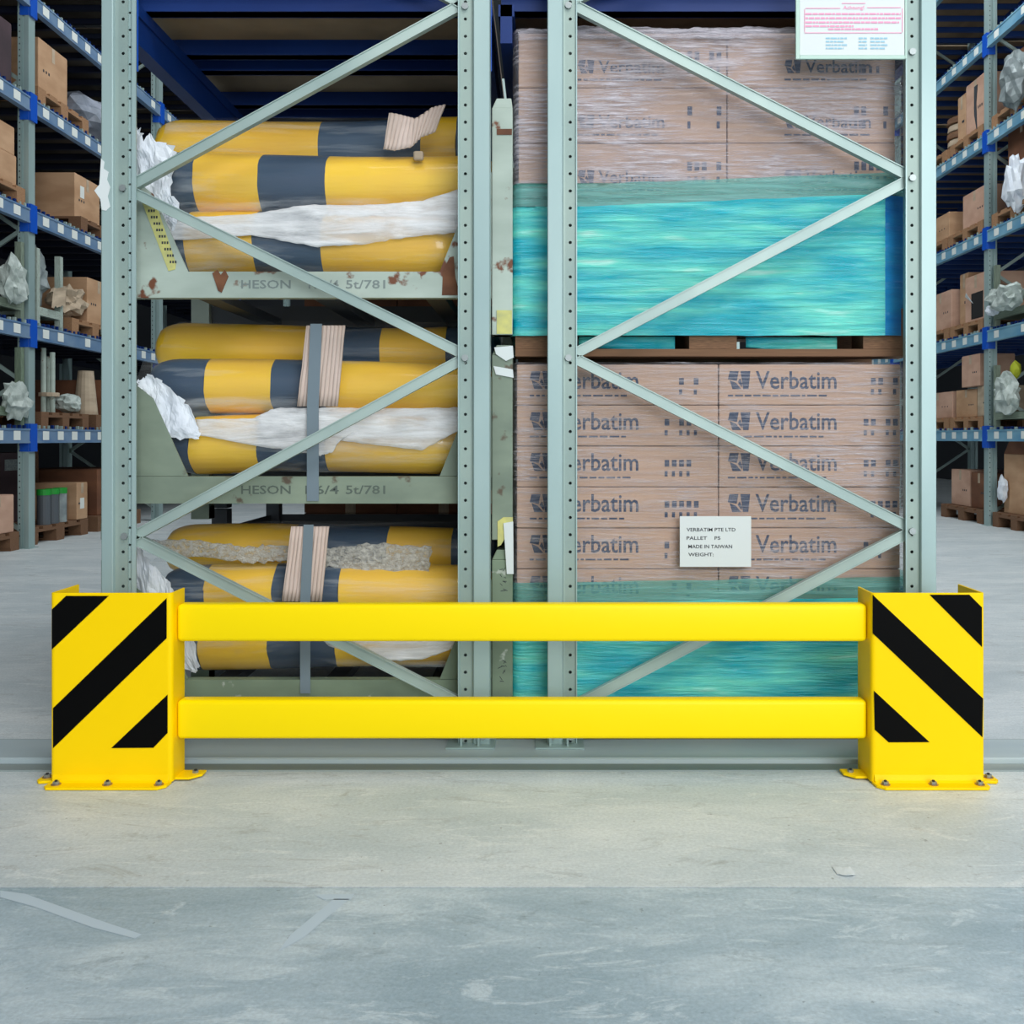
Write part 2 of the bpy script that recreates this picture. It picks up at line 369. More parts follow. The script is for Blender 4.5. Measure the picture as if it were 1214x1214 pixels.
LS = [[(61.6, 770), (61.6, 722.6), (78.4, 706.4), (129, 706.4)], [(63, 839.5), (197.7, 709), (197.7, 756.5), (63, 887)],
      [(198.8, 823.4), (198.8, 868.8), (182, 886.4), (132, 886.8)]]
RS = [[(1034.5, 705), (1034.5, 750.7), (1164.6, 874), (1165.3, 828)], [(1101.9, 705), (1149, 705), (1164, 720), (1164, 767)],
      [(1036, 818.8), (1037, 865), (1053.4, 880), (1102, 879.8)]]
XLO, XLI, XRI, XRO = X_(59, GY), X_(204, GY), X_(1033, GY), X_(1168, GY)
guard(XLO, XLI, 2.684, 2.625, LS, [(X_(66, 2.51), 2.512), (X_(127, 2.51), 2.512), (X_(188, 2.51), 2.512), (XLO-.022, GY+.03), (XLI+.04, GY+.06)], -1)
guard(XRO, XRI, 2.690, 2.645, RS, [(X_(1050, 2.51), 2.512), (X_(1107, 2.51), 2.512), (X_(1162, 2.51), 2.512), (XRO+.022, GY+.03), (XRI-.034, GY+.066)], 1)
for z0, z1 in ((.368, .467), (.1095, .2125)):
    r = MB().box(XLI+.001, XRI-.001, 2.562, 2.612, z0, z1, YELR).build('rail', bar)
    b = r.modifiers.new('bevel', 'BEVEL'); b.width = .011; b.segments = 4; b.limit_method = 'ANGLE'
    for p in r.data.polygons: p.use_smooth = True
# ------------------------------------------------------------------ the two racks seen end-on
FY = 2.80
def perforated(b, x0, x1, y, z0, z1, m, pitch=.05, r=.0048, zoff=.0):
    """a flat band facing the camera with a row of punched holes"""
    cx = (x0+x1)/2; h = min(.5*(x1-x0), pitch/2)
    z = z0
    k = 0
    while z+pitch <= z1+1e-6:
        cz = z+pitch/2+zoff
        sq = [(x1, cz), (x1, z+pitch), (cx, z+pitch), (x0, z+pitch), (x0, cz), (x0, z), (cx, z), (x1, z)]
        oc = [(cx+r*math.cos(a*math.pi/4), cz+r*math.sin(a*math.pi/4)) for a in range(8)]
        n = len(b.v)
        b.v += [(p[0], y, p[1]) for p in sq]+[(p[0], y, p[1]) for p in oc]
        for i in range(8):
            j = (i+1) % 8; b.f.append((n+i, n+8+i, n+8+j, n+j)); b.mi.append(b.m(m))
        z += pitch
def upright(parent, x0, x1, outer_left, z1=3.0):
    """rolled steel upright: flat outer flange, recessed perforated web, stiffening lip"""
    w_ = x1-x0; b = MB(); z0 = .0225
    def q(u): return x0+u*w_ if outer_left else x1-u*w_
    wide = w_ > .095
    f1, b0, b1, c1 = (.32, .46, .74, .82) if wide else (.49, .60, .94, .95)
    def strip(pr, m):
        for (a, ya), (c, yc) in zip(pr[:-1], pr[1:]):
            b.poly([(q(a), ya, z0), (q(c), yc, z0), (q(c), yc, z1), (q(a), ya, z1)], m)
    strip([(0, FY+.055), (0, FY+.002), (.02, FY), (f1, FY), (f1+.025, FY+.002), (f1+.05, FY+.011)], GALV)
    strip([(f1+.05, FY+.011), (b0, FY+.012)], GALB)
    xa, xb = sorted((q(b0), q(b1))); perforated(b, xa, xb, FY+.012, z0, z1, GALB, zoff=-.02)
    if wide:
        strip([(b1, FY+.012), (b1+.005, FY+.016)], GALB)
        xa, xb = sorted((q(b1+.005), q(c1))); perforated(b, xa, xb, FY+.016, z0, z1, GALV, r=.0036)
        strip([(c1, FY+.016), (.88, FY+.006), (1, FY+.006), (1, FY+.012), (.78, FY+.055), (0, FY+.055)], GALV)
    else:
        strip([(b1, FY+.012), (b1+.02, FY+.006), (1, FY+.006), (1, FY+.012), (.88, FY+.055), (0, FY+.055)], GALV)
    b.poly([(q(0), FY, z1), (q(1), FY, z1), (q(.8), FY+.055, z1), (q(0), FY+.055, z1)], GALV)
    u = b.build('upright', parent, weld=True, fix=False)
    f = MB(); cx = (x0+x1)/2
    f.box(cx-.078, cx+.062, FY-.035, FY+.09, .018, .0225, GALV)
    for dx in (-.02, .03):
        f.box(cx+dx-.018, cx+dx-.012, FY-.02, FY-.001, .0225, .06, GALV)
    f.build('foot_plate', u)
    for dx in (-.03, .026):
        MB().cyl((cx+dx, FY-.006, .042), 'y', .009, .006, ZINC, 6).build('foot_bolt', u)
    return u
def brace(parent, p, q, y):
    a = Vector((p[0], 0, p[1])); c = Vector((q[0], 0, q[1])); d = (c-a); L_ = d.length; d.normalize(); n = Vector((-d.z, 0, d.x))
    if n.z < 0: n = -n
    M = Matrix((( d.x, 0, n.x, a.x), (0, 1, 0, y), (d.z, 0, n.z, a.z), (0, 0, 0, 1)))
    b = MB()
    b.box(0, L_, 0, .022, -.0155, -.0125, BRACE, M); b.box(0, L_, 0, .022, .0125, .0155, BRACE, M)
    b.box(0, L_, .0035, .006, -.0125, .0125, BRACE, M)
    b.build('brace', parent)
def node_bolt(parent, x, z):
    MB().cyl((x, FY+.004, z), 'y', .010, .008, ZINC, 8).build('bolt', parent)
DB = 5.62
def end_rack(name, label, xs, nodes, beam_x):
    t = thing(name, (xs[0][0], FY, 0), label, 'rack')
    for (x0, x1), ol in zip(xs, (True, False)): upright(t, x0, x1, ol)
    for (xa, ya, xb, yb) in nodes:
        brace(t, (X_(xa, 2.825), Z_(ya, 2.825)), (X_(xb, 2.825), Z_(yb, 2.825)), FY+.020)
    # rear frame of the same rack
    for x0, x1 in xs: pbox('upright', t, x0, x1, DB, DB+.08, 0, 3.0, GALV)
    for x0, x1 in beam_x:
        b = MB(); b.box(x0, x1, FY+.08, DB-.002, 2.085, 2.20, BLUE); b.box(x0-.006, x1+.006, FY+.08, DB-.002, 2.165, 2.20, BLUE); b.build('beam', t)
        if x0 > -.14 and x0 < 0: continue
        b = MB(); b.box(x0-.004, x1+.004, FY+.0755, FY+.0795, 2.0, 2.22, BLUEC); b.build('beam_connector', t)
    xa, xb = beam_x[0][0], beam_x[1][1]
    y = 2.92
    for yy in (2.93, 3.26, 3.40, 3.75, 3.90, 4.25, 4.42, 4.80, 4.97, 5.35):
        b = MB(); b.box(xa, xb, yy, yy+.04, 2.2005, 2.252, BLUE); b.box(xa, xb, yy-.004, yy+.044, 2.2005, 2.208, BLUE); b.build('cross_bar', t)
    for y0, y1 in ((2.90, 3.79), (3.792, 4.69), (4.692, 5.6)):
        pbox('deck_board', t, xa, xb, y0, y1, 2.2525, 2.275, DECK)
    return t
LPX = (-1.283, -1.185); M1X = (-.250, -.157); M2X = (.010, .096); RPX = (1.050, 1.137)
rl = end_rack('pallet_rack', 'grey-green upright frame and blue deck beams of the left rack, holding the striped rolls', (LPX, M1X),
    [(152, 222, 548, 5), (158, 228, 550, 420), (158, 636, 550, 425), (158, 638, 550, 836), (548, 5, 152, -205)], ((-1.262, -1.212), (-.205, -.160)))
rr = end_rack('pallet_rack', 'grey-green upright frame and blue deck beams of the right rack, before the wrapped stacks', (M2X, RPX),
    [(680, 6, 1080, 210), (1080, 212, 680, 420), (680, 424, 1080, 626), (1080, 630, 680, 838), (680, 0, 1080, -208)], ((-.130, -.095), (1.126, 1.160)))
for x, y in ((144, 222), (146, 636)): node_bolt(rl, X_(x, 2.8), Z_(y, 2.8))
for x, y in ((551, 6), (551, 424), (551, 838)): node_bolt(rl, X_(x, 2.8), Z_(y, 2.8))
for x, y in ((674, 5), (674, 424)): node_bolt(rr, X_(x, 2.8), Z_(y, 2.8))
for x, y in ((1083, 60), (1083, 210), (1083, 630)): node_bolt(rr, X_(x, 2.8), Z_(y, 2.8))

# torn white paper left on the outer flange of the left upright
pts = [(120, 188), (124, 192), (123, 200), (129, 204), (127, 213), (131, 222), (128, 233), (131, 245), (126, 250), (121, 249), (119, 236), (112, 226), (118, 219), (119, 205)]
tag(MB().prism([(X_(x, FY), Z_(y, FY)) for x, y in pts], 'y', FY-.0015, FY-.0004, PAPER).build('paper_remnant'),
    'torn white paper stuck to the outer edge of the leftmost upright', 'paper')

# ------------------------------------------------------------------ stillages with striped rolls (left rack)
SY = 2.89
SXL, SXR = -1.325, -.094
def stillage(idx, ry0, ry1, col_y0, col_y1, m, label, text):
    """ry0..ry1: rows of the front rail; steel stillage 0.8 m deep"""
    z1, z0 = Z_(ry0, SY), Z_(ry1, SY)
    zt, zb = Z_(col_y0, SY), Z_(col_y1, SY)
    t = thing('stillage', ((SXL+SXR)/2, SY, zb), label, 'stillage')
    D = .80
    b = MB(); b.prism([(SY, z0), (SY, z1), (SY+.035, z1), (SY+.035, z1-.004), (SY+.004, z1-.004), (SY+.004, z0+.004), (SY+.035, z0+.004), (SY+.035, z0)], 'x', SXL+.07, SXR-.064, m)
    b.build('front_rail', t)
    pbox('rear_rail', t, SXL+.07, SXR-.064, SY+D-.04, SY+D, z0, z1, DARKM)  # dark material puts the shade of the gap into the rail colour
    for xa in (-1.05, -.70, -.36): pbox('floor_bar', t, xa, xa+.06, SY+.036, SY+D-.041, z0+.002, z0+.03, DARKM)  # dark colour stands in for shade between the stillages
    for xa, xb in ((SXL, SXL+.068), (SXR-.062, SXR)):
        for ya in (SY, SY+D-.062):
            c = MB(); c.box(xa, xb, ya, ya+.062, zb, zt-.03, m)
            c.prism([(xa, zt-.03), (xb, zt-.03), (xb-.004, zt), (xa+.014, zt)], 'y', ya+.004, ya+.058, m)
            c.box(xa-.0, xb, ya-.002, ya+.064, zb, zb+.05, m)
            c.build('corner_post', t, bevel=.002)
    # gusset plates at both ends of the front
    gh = .30
    xl0, xr0 = SXL+.069, SXR-.063
    g = MB(); g.prism([(xl0, z1+.001), (X_(222, SY), z1+.001), (X_(222, SY)-.105, z1+gh*.78), (xl0, z1+gh)], 'y', SY+.006, SY+.011, m); gl = g.build('gusset', t)
    g = MB(); g.prism([(xr0, z1+.001), (X_(521, SY), z1+.001), (X_(521, SY)+.075, z1+.19), (xr0, z1+.30)], 'y', SY+.006, SY+.011, m); g.build('gusset', t)
    # stencilled lettering on the front rail
    if text:
        zz = (z0+z1)/2-.012; mm = mat('stencil', rgb(120, 132, 130), .7) if idx == 1 else mat('stencil_dark', rgb(84, 96, 88), .7)
        put_text('lettering', 'HESON', mm, t, X_(286, SY), SY-.0008, zz, .148, .026)
        put_text('lettering', 'T. 1/4' if idx == 1 else '1.6/4', mm, t, X_(362, SY), SY-.0008, zz, .10, .026)
        put_text('lettering', '5t/781', mm, t, X_(410, SY), SY-.0008, zz, .118, .026)
    return t, z0, z1, gl
def roll(label, yc, zc, r, px, yfront, bands, seed, grp='striped rolls in the stillages'):
    """a long soft roll: px are stripe borders, bands their colours"""
    xs = [X_(p, yfront) for p in px]
    t = thing('striped_roll', ((xs[0]+xs[-1])/2, yc, zc-r), label, 'roll')
    x0, x1 = xs[0], xs[-1]
    def rad(x, a):
        e = min(1, (x-x0)/.10, (x1-x)/.10); e = max(e, .0)
        k = .45+.55*math.sqrt(max(0, 1-(1-e)**2))
        return r*k*(1+.045*n3(x*3+seed, math.cos(a)*.7, math.sin(a)*.7)-.015*abs(n3(x*9, a*2, seed)))
    for i, c in enumerate(bands):
        b = MB(); a0, a1 = xs[i], xs[i+1]; nu = 28
        nx = max(2, int((a1-a0)/.018))
        def P(u, v): 
            x = a0+(a1-a0)*v; a = 2*math.pi*u; R = rad(x, a)
            sh = .006*n3(seed+2, math.cos(a)*1.5, math.sin(a)*1.5)*(0 if (v in (0, 1) and i in (0, len(bands)-1)) else 1)
            return (x+sh, yc-R*math.cos(a), zc+R*math.sin(a)+.008*math.sin((x-x0)*4+seed))
        b.grid(P, nu, nx, RTY if c == 'y' else RTN, closed_u=True)
        if i == 0:
            n = len(b.v); b.f.append(tuple(range(0, nu))); b.mi.append(0)
        if i == len(bands)-1:
            b.f.append(tuple(range(nx*nu, (nx+1)*nu))); b.mi.append(0)
        b.build('yellow_band' if c == 'y' else 'navy_band', t, smooth=True)
    return t
CLEAR = film('clear_film', rgb(225, 230, 232), .05, .42, (1.6, 9, 13), rough=.14, bump=.9, lo=.52, hi=.78)
MILKY = film('milky_film', rgb(232, 234, 236), .30, .62, (3.5, 20, 26), rough=.4, bump=.6, lo=.36, hi=.64)
BUBB = film('bubble_wrap', rgb(206, 204, 196), .35, .6, (60, 60, 90), rough=.2, bump=1, lo=.42, hi=.6)
def lerp_pts(P, u):
    n = len(P)-1; k = min(int(u*n), n-1); q = u*n-k
    return (P[k][0]*(1-q)+P[k+1][0]*q, P[k][1]*(1-q)+P[k+1][1]*q)
def sheet(name, up, lo, Y, amp, m, label, cat, nx=60, nz=10, solid=.0015, ragged=.0, parent=None, seed=0, freq=14, smooth=True, ydrop=0):
    """a loose wavy sheet hanging between an upper and a lower edge"""
    def P(u, v):
        a = lerp_pts(up, u); c = lerp_pts(lo, u)
        x = a[0]*(1-v)+c[0]*v; y = a[1]*(1-v)+c[1]*v
        p = at(x, y, Y)
        e = 1 if (v in (0, 1) or u in (0, 1)) else .25
        p.x += ragged*e*n3(u*37+seed, v*31, 3); p.z += ragged*e*n3(u*41+seed, v*29, 9)
        p.y += amp*(n3(p.x*freq+seed, p.z*freq*.6, seed)+.5*n3(p.x*freq*2.7, p.z*freq*1.9, seed+5))-ydrop*math.sin(math.pi*v)
        return p
    b = MB(); b.grid(P, nx, nz, m); o = b.build(name, parent, smooth=smooth, solid=solid, fix=False)
    if label: tag(o, label, cat)
    return o
def cloak(name, path, x0, x1, label, seed):
    """clear film lying over the rolls of one stillage: path of (Y, Z) points down its front"""
    n = len(path)-1
    def P(u, v):
        k = min(int(v*n), n-1); q = v*n-k
        y = path[k][0]*(1-q)+path[k+1][0]*q; z = path[k][1]*(1-q)+path[k+1][1]*q
        x = x0+(x1-x0)*u
        d = .007*n3(x*5+seed, z*22, seed)+.004*n3(x*13, z*40, seed+3)
        return (x, y-abs(d), z+.006*n3(x*4, seed, v*6))
    b = MB(); b.grid(P, 90, n*4, CLEAR); o = b.build(name, smooth=True, fix=False)
    return tag(o, label, 'plastic wrap')
SPEC = [
 # rail rows, post rows, material, stripes of the three rolls
 dict(r=(322, 353), c=(116, 397), m=STL1, name='top', M=([172, 228, 305, 385, 588], 'nyny'), B=([186, 218, 299, 380, 548], 'nyny'), T=([176, 378, 500, 541, 592], 'ynyn')),
 dict(r=(565, 597), c=(409, 640), m=STL2, name='middle', M=([165, 240, 319, 384, 588], 'nyny'), B=([190, 222, 303, 384, 548], 'nyny'), T=([176, 366, 450, 528, 592], 'ynyn')),
 dict(r=(806, 836), c=(652, 884), m=STL3, name='bottom', M=([180, 240, 321, 400, 588], 'nyny'), B=([196, 232, 315, 395, 560], 'nyny'), T=([186, 346, 457, 534, 592], 'ynyn')),
]
LBL = {
 'top': 'pale grey-green rusty steel stillage, topmost of the three, with stencilled rail and white chipped post',
 'middle': 'dull green steel stillage in the middle of the stack, with stencilled rail and grey strap',
 'bottom': 'dark green steel stillage at the floor, behind the yellow rails'}
for i, s in enumerate(SPEC):
    t, z0, z1, gl = stillage(i+1, s['r'][0], s['r'][1], s['c'][0], s['c'][1], s['m'], LBL[s['name']], i < 2)
    s['t'] = t; s['z1'] = z1; nm = s['name']
    rB, rM, rT, Bz, Mz, Tz = ((.102, .098, .112, z1+.103, z1+.302, z1+.470), (.092, .088, .095, z1+.093, z1+.272, z1+.405), (.078, .086, .085, z1+.079, z1+.235, z1+.340))[i]
    roll('lower front yellow and navy striped roll in the %s stillage' % nm, 3.045, Bz, rB, s['B'][0], 2.95, s['B'][1], i*5+1)
    roll('plump upper front yellow and navy striped roll in the %s stillage' % nm, 3.065, Mz, rM, s['M'][0], 2.97, s['M'][1], i*5+2)
    roll('rear yellow and navy striped roll lying highest in the %s stillage' % nm, 3.285, Tz, rT, s['T'][0], 3.19, s['T'][1], i*5+3)
    path = [(3.30, Tz+rT+.014), (3.19, Tz+.07), (3.16, Tz+.02), (3.07, Mz+rM+.012), (3.0, Mz+.085), (2.958, Mz+.03), (2.955, Mz-.05), (2.945, Mz-.09), (2.933, Bz+.05), (2.93, Bz), (2.94, Bz-.05), (2.97, z1+.012)]
    cloak('plastic_wrap', path, SXL+.08, SXR-.07, 'clear wrinkled plastic film over the striped rolls in the %s stillage' % nm, i*7.3)
# milky foam sheets between the rolls
sheet('foam_sheet', [(160, 262), (215, 258), (300, 254), (360, 243), (440, 243), (500, 238), (545, 224), (586, 232)], [(165, 280), (215, 285), (300, 279), (375, 293), (430, 290), (480, 282), (545, 275), (586, 262)], 2.924, .006, MILKY,
      'milky white film band between the two front rolls of the top stillage', 'plastic wrap', ragged=.004)
sheet('foam_sheet', [(232, 497), (300, 496), (325, 484), (400, 483), (480, 484), (545, 483), (580, 480)], [(232, 515), (300, 528), (380, 540), (395, 536), (400, 522), (500, 534), (545, 510)], 2.924, .006, MILKY,
      'milky white film band between the two front rolls of the middle stillage', 'plastic wrap', ragged=.004, seed=4)
sheet('foam_sheet', [(384, 760), (440, 758), (500, 756), (545, 756)], [(390, 766), (450, 784), (500, 782), (540, 768)], 2.926, .005, MILKY,
      'milky white film scrap on the lower roll of the bottom stillage', 'plastic wrap', nx=30, ragged=.004, seed=8)
sheet('bubble_wrap', [(168, 640), (230, 640), (290, 648), (340, 646), (390, 650), (440, 644), (512, 648)], [(190, 662), (240, 660), (300, 668), (345, 664), (390, 672), (440, 684), (508, 680)], 3.02, .012, BUBB,
      'crumpled grey bubble wrap lying over the rolls of the bottom stillage', 'bubble wrap', ragged=.012, seed=2)
# crumpled white foam at the left ends
sheet('foam_wrap', [(158, 148), (166, 152), (170, 166), (178, 158), (186, 168), (204, 172), (211, 186), (203, 198), (200, 215), (207, 235), (214, 250)],
      [(156, 240), (158, 236), (162, 240), (166, 243), (172, 250), (178, 256), (184, 262), (186, 272), (190, 282), (200, 286), (210, 284)], 2.93, .02, FOAM,
      'crumpled torn white foam wrap at the left end of the rolls in the top stillage', 'foam wrap', nx=34, nz=16, ragged=.02, freq=22, smooth=False)
sheet('foam_wrap', [(163, 452), (170, 447), (178, 444), (190, 452), (204, 462), (216, 474), (228, 486), (232, 500), (236, 514)],
      [(166, 460), (170, 462), (178, 470), (182, 484), (186, 494), (194, 508), (202, 518), (214, 520), (236, 520)], 2.915, .014, FOAM,
      'crumpled white foam wrap hanging from the left end of the middle stillage rolls', 'foam wrap', nx=30, nz=12, ragged=.016, freq=24, seed=3, smooth=False)
sheet('foam_wrap', [(160, 648), (168, 650), (174, 662), (184, 672), (194, 684), (206, 700), (222, 735), (236, 790)],
      [(160, 720), (164, 735), (170, 745), (178, 750), (190, 760), (200, 775), (214, 790), (232, 798)], 2.915, .014, FOAM,
      'crumpled white foam wrap at the left end of the bottom stillage rolls', 'foam wrap', nx=30, nz=12, ragged=.016, freq=24, seed=6, smooth=False)
# corrugated pads and straps
def ribbed(up, lo, Y, label, n=26, seed=0):
    def P(u, v):
        a = lerp_pts(up, u); c = lerp_pts(lo, u)
        p = at(a[0]*(1-v)+c[0]*v, a[1]*(1-v)+c[1]*v, Y); p.y += .003*math.sin(u*n*math.pi)+.006*n3(u*4+seed, v*3, 0)-.01*v; return p
    return tag(MB().grid(P, n*2, 6, RIB).build('corrugated_pad', smooth=True, solid=.0025, fix=False), label, 'cardboard')
ribbed([(461, 134), (478, 137), (492, 141), (512, 128), (528, 124)], [(455, 178), (468, 180), (488, 176), (500, 164), (516, 158)], 2.99, 'crumpled corrugated cardboard scrap on top of the rolls in the top stillage', seed=1)
tag(MB().box(*[c for a, b2 in ((X_(490, 2.96), X_(502, 2.96)), (2.955, 2.975), (Z_(190, 2.96), Z_(179, 2.96))) for c in (a, b2)], CARDP).build('cardboard_crumb', bevel=.006),
    'small pale lump of cardboard on the plump roll of the top stillage', 'cardboard')
def strap_set(i, x0, x1, xp0, xp1, yt, ym, yb, ys):
    ribbed([(xp0+8, yt), (xp1+6, yt)], [(xp0-2, ym), (xp1-2, ym)], 2.935, 'ribbed cardboard pad under the grey strap on the %s stillage rolls' % SPEC[i]['name'], n=20)
    b = MB()
    P = [at((x0+x1)/2+4, yt-2, 2.925), at((x0+x1)/2, ym, 2.912), at((x0+x1)/2, ys, 2.885)]
    hw = (x1-x0)/2*2.9/F
    def Q(u, v): 
        k = min(int(v*2), 1); q = v*2-k; p = P[k]*(1-q)+P[k+1]*q
        return (p.x+hw*(2*u-1), p.y, p.z)
    b.grid(Q, 2, 12, STRAP)
    tag(b.build('load_strap', solid=.002, fix=False), 'flat grey strap running down over the rolls of the %s stillage' % SPEC[i]['name'], 'strap')
strap_set(1, 364, 378, 355, 403, 386, 482, 0, 594)
strap_set(2, 356, 368, 337, 384, 624, 712, 0, 822)
# yellow printed strip on the gusset of the top stillage; rust and tape patches
g0 = SPEC[0]['t']
st = MB(); st.prism([(X_(x, SY), Z_(y, SY)) for x, y in ((168, 240), (184, 240), (208, 312), (207, 319), (199, 321))], 'y', SY+.004, SY+.0055, TAPE)
o = st.build('sticker', g0); o['label'] = 'faded yellow printed sticker strip'
for k in range(9):
    x = 176+k*3.2; y = 248+k*7.6
    b = MB(); 
    for j in range(3): b.box(X_(x+j*3-1, SY), X_(x+j*3+1, SY), SY+.0035, SY+.004, Z_(y+3, SY), Z_(y, SY), BINK)
    b.build('sticker_print', o)
o = MB().prism([(X_(x, SY), Z_(y, SY)) for x, y in ((252, 324), (258, 320), (262, 326), (267, 320), (271, 328), (263, 347), (259, 345))], 'y', SY-.003, SY-.0003, RUST).build('paint_chip', g0); o['label'] = 'brown torn tape remnant on the rail'
o = MB().prism([(X_(x, SY), Z_(y, SY)) for x, y in ((524, 350), (525, 322), (533, 305), (538, 304), (540, 330), (546, 350))], 'y', SY-.0015, SY-.0003, RUST).build('rust_patch', g0); o['label'] = 'brown rusty patch at the end of the rail'
o = MB().box(X_(589, SY), X_(607, SY), SY-.002, SY-.0003, Z_(160, SY), Z_(153, SY), RUST).build('rust_patch', g0); o['label'] = 'rust stripe across the post'
o = MB().box(X_(589, SY), X_(607, SY), SY-.004, SY-.0022, Z_(396, SY), Z_(368, SY), TAPE).build('type_plate', g0); o['label'] = 'worn yellowish plate on the post'
g1 = SPEC[1]['t']
o = MB().prism([(X_(x, SY), Z_(y, SY)) for x, y in ((586, 412), (608, 410), (609, 424), (600, 428), (588, 420))], 'y', SY-.004, SY-.0021, PAPER).build('white_tape', g1); o['label'] = 'ragged white tape on the post top'
o = MB().prism([(X_(x, SY), Z_(y, SY)) for x, y in ((585, 434), (608, 438), (609, 448), (588, 444))], 'y', SY-.004, SY-.0021, PAPER).build('white_tape', g1)
g2 = SPEC[2]['t']
o = MB().prism([(X_(x, SY), Z_(y, SY)) for x, y in ((590, 618), (597, 613), (608, 613), (608, 622), (594, 646), (590, 648))], 'y', SY-.004, SY-.0022, TAPE).build('yellow_tape', g2)
o = tag(MB().prism([(X_(x, SY), Z_(y, SY)) for x, y in ((597, 620), (608.5, 618), (609, 680), (601, 680))], 'y', SY-.009, SY-.0045, PAPER).build('hanging_paper'), 'narrow white paper sheet hanging on the stillage post beside the wrapped cartons', 'paper')
def scribble(cx, cy, seed):
    random.seed(seed); b = MB()
    for k in range(9):
        x = cx+random.uniform(-4, 5); y = cy+k*3+random.uniform(-2, 2); a = random.uniform(-1, 1); l = random.uniform(2, 6)
        p = at(x, y, SY-.0005); q = at(x+l*math.cos(a), y+l*math.sin(a), SY-.0005); n = Vector((0, 0, .0022)) if abs(a) < .8 else Vector((.0022, 0, 0))
        b.poly([p, q, q+n, p+n], BINK)
    b.build('handwriting', g2, fix=False)
scribble(594, 676, 3); scribble(594, 782, 5)

# ------------------------------------------------------------------ pallets
def pallet(x0, x1, y0, y1, z0, label, h=.144, m=WOOD, name='pallet', group=None, rot=0):
    """four-way wooden pallet: deck boards along X, three stringers, nine blocks, three bottom boards"""
    t = thing(name, ((x0+x1)/2, (y0+y1)/2, z0), label, 'pallet', group)
    k = h/.144; a = .022*k
    W = (x1-x0); D = (y1-y0)
    for i in range(5):
        bw = D*.15; yy = y0+(D-bw)*i/4; pbox('deck_board', t, x0, x1, yy, yy+bw, z0+h-a, z0+h, m)
    for i in range(3):
        bw = W*.12; xx = x0+(W-bw)*i/2
        pbox('stringer', t, xx, xx+bw, y0, y1, z0+h-2*a-.0005, z0+h-a-.0005, m)
        for j in range(3):
            bd = D*.14; yy = y0+(D-bd)*j/2; pbox('block', t, xx, xx+bw, yy, yy+bd, z0+a+.0005, z0+h-2*a-.001, m)
    for j in range(3):
        bd = D*.13; yy = y0+(D-bd)*j/2; pbox('bottom_board', t, x0, x1, yy, yy+bd, z0, z0+a, m)
    return t
# ------------------------------------------------------------------ wrapped stacks (right rack)
PX0, PX1 = -.086, 1.070
pallet(PX0, 1.10, 2.90, 3.69, .0, 'weathered wooden pallet on the floor under the lower wrapped carton stack', m=WOODD)
UZ = Z_(424, 2.90)+.004
pallet(PX0, 1.10, 2.90, 3.69, UZ, 'wooden pallet between the lower and the upper wrapped carton stacks', m=WOODD)
ordn = ['bottom', 'second', 'third', 'fourth', 'fifth', 'sixth', 'seventh', 'top']
def logo(parent, x, z, s, Y, tw):
    """block mark with a slanted cut, then the name"""
    b = MB(); h = .040*s
    b.poly([(x+.010*s, Y, z), (x+.030*s, Y, z), (x+.018*s, Y, z+h*.35), (x+.004*s, Y, z+h*.5)], INK)
    b.poly([(x, Y, z+h*.55), (x+.020*s, Y, z+h*.45), (x+.024*s, Y, z+h), (x+.004*s, Y, z+h)], INK)
    b.poly([(x+.034*s, Y, z), (x+.046*s, Y, z), (x+.050*s, Y, z+h), (x+.028*s, Y, z+h)], INK)
    b.poly([(x+.022*s, Y, z+h*.4), (x+.031*s, Y, z+h*.1), (x+.032*s, Y, z+h*.3), (x+.027*s, Y, z+h*.6)], INK)
    b.build('printed_mark', parent, fix=False)
    put_text('printed_name', 'Verbatim', INK, parent, x+.062*s, Y, z, tw, h)
random.seed(11)
def cartons(rows, z0, pitch, seams, Y, logos, icons, stack, s, tw, dz, line=True):
    for r in range(rows):
        for c in range(len(seams)-1):
            x0, x1 = seams[c]+.0015, seams[c+1]-.0015
            z = z0+r*pitch; j = random.uniform(0, .004)
            rn = ordn[r] if r < rows-1 else 'top'
            cn = ('left', 'right')[c]
            t = thing('carton', ((x0+x1)/2, Y+.39, z), 'printed brown carton in the %s wrapped stack, %s row, %s column' % (stack, rn, cn), 'carton', 'cartons in the %s wrapped stack' % stack)
            b = MB(); b.box(x0, x1, Y+j, Y+.77, z+.0008, z+pitch-.0012, CART); b.build('box_body', t, bevel=.003)
            logo(t, logos[c], z+dz, s, Y+j-.0006, tw)
            b = MB(); ix = icons[c]; q = pitch*.16
            for k in range(5):
                if random.random() < .25: continue
                b.box(ix+k*.022, ix+k*.022+.014, Y+j-.0012, Y+j-.0004, z+pitch*.5, z+pitch*.5+q, INK)
                b.box(ix+k*.022, ix+k*.022+.009, Y+j-.0012, Y+j-.0004, z+pitch*.26, z+pitch*.26+q*.8, INK)
            if b.v: b.build('printed_symbols', t)
            if line:
                b = MB(); xx = logos[c]
                while xx < logos[c]+tw+.04:
                    l = random.uniform(.008, .03); b.box(xx, xx+l, Y+j-.0012, Y+j-.0004, z+dz-.022, z+dz-.017, INK); xx += l+.006
                b.build('printed_line', t)
CY = 2.905
cartons(8, .1455, .1232, [X_(612, CY), X_(852, CY), X_(1068, CY)], CY, [X_(628, CY), X_(863, CY)], [X_(788, CY), X_(1026, CY)-.005], 'lower', 1.35, .243, .048)
cartons(5, UZ+.1455, .1655, [X_(614, CY), X_(862, CY), X_(1062, CY)], CY, [X_(685, CY), X_(930, CY)], [X_(815, CY), X_(1062, CY)-.125], 'upper', 1.0, .198, .044)
WRAP = film('stretch_film', rgb(212, 206, 212), .10, .72, (12, 5, 190), rough=.22, bump=.8, lo=.44, hi=.74, patch=.5)
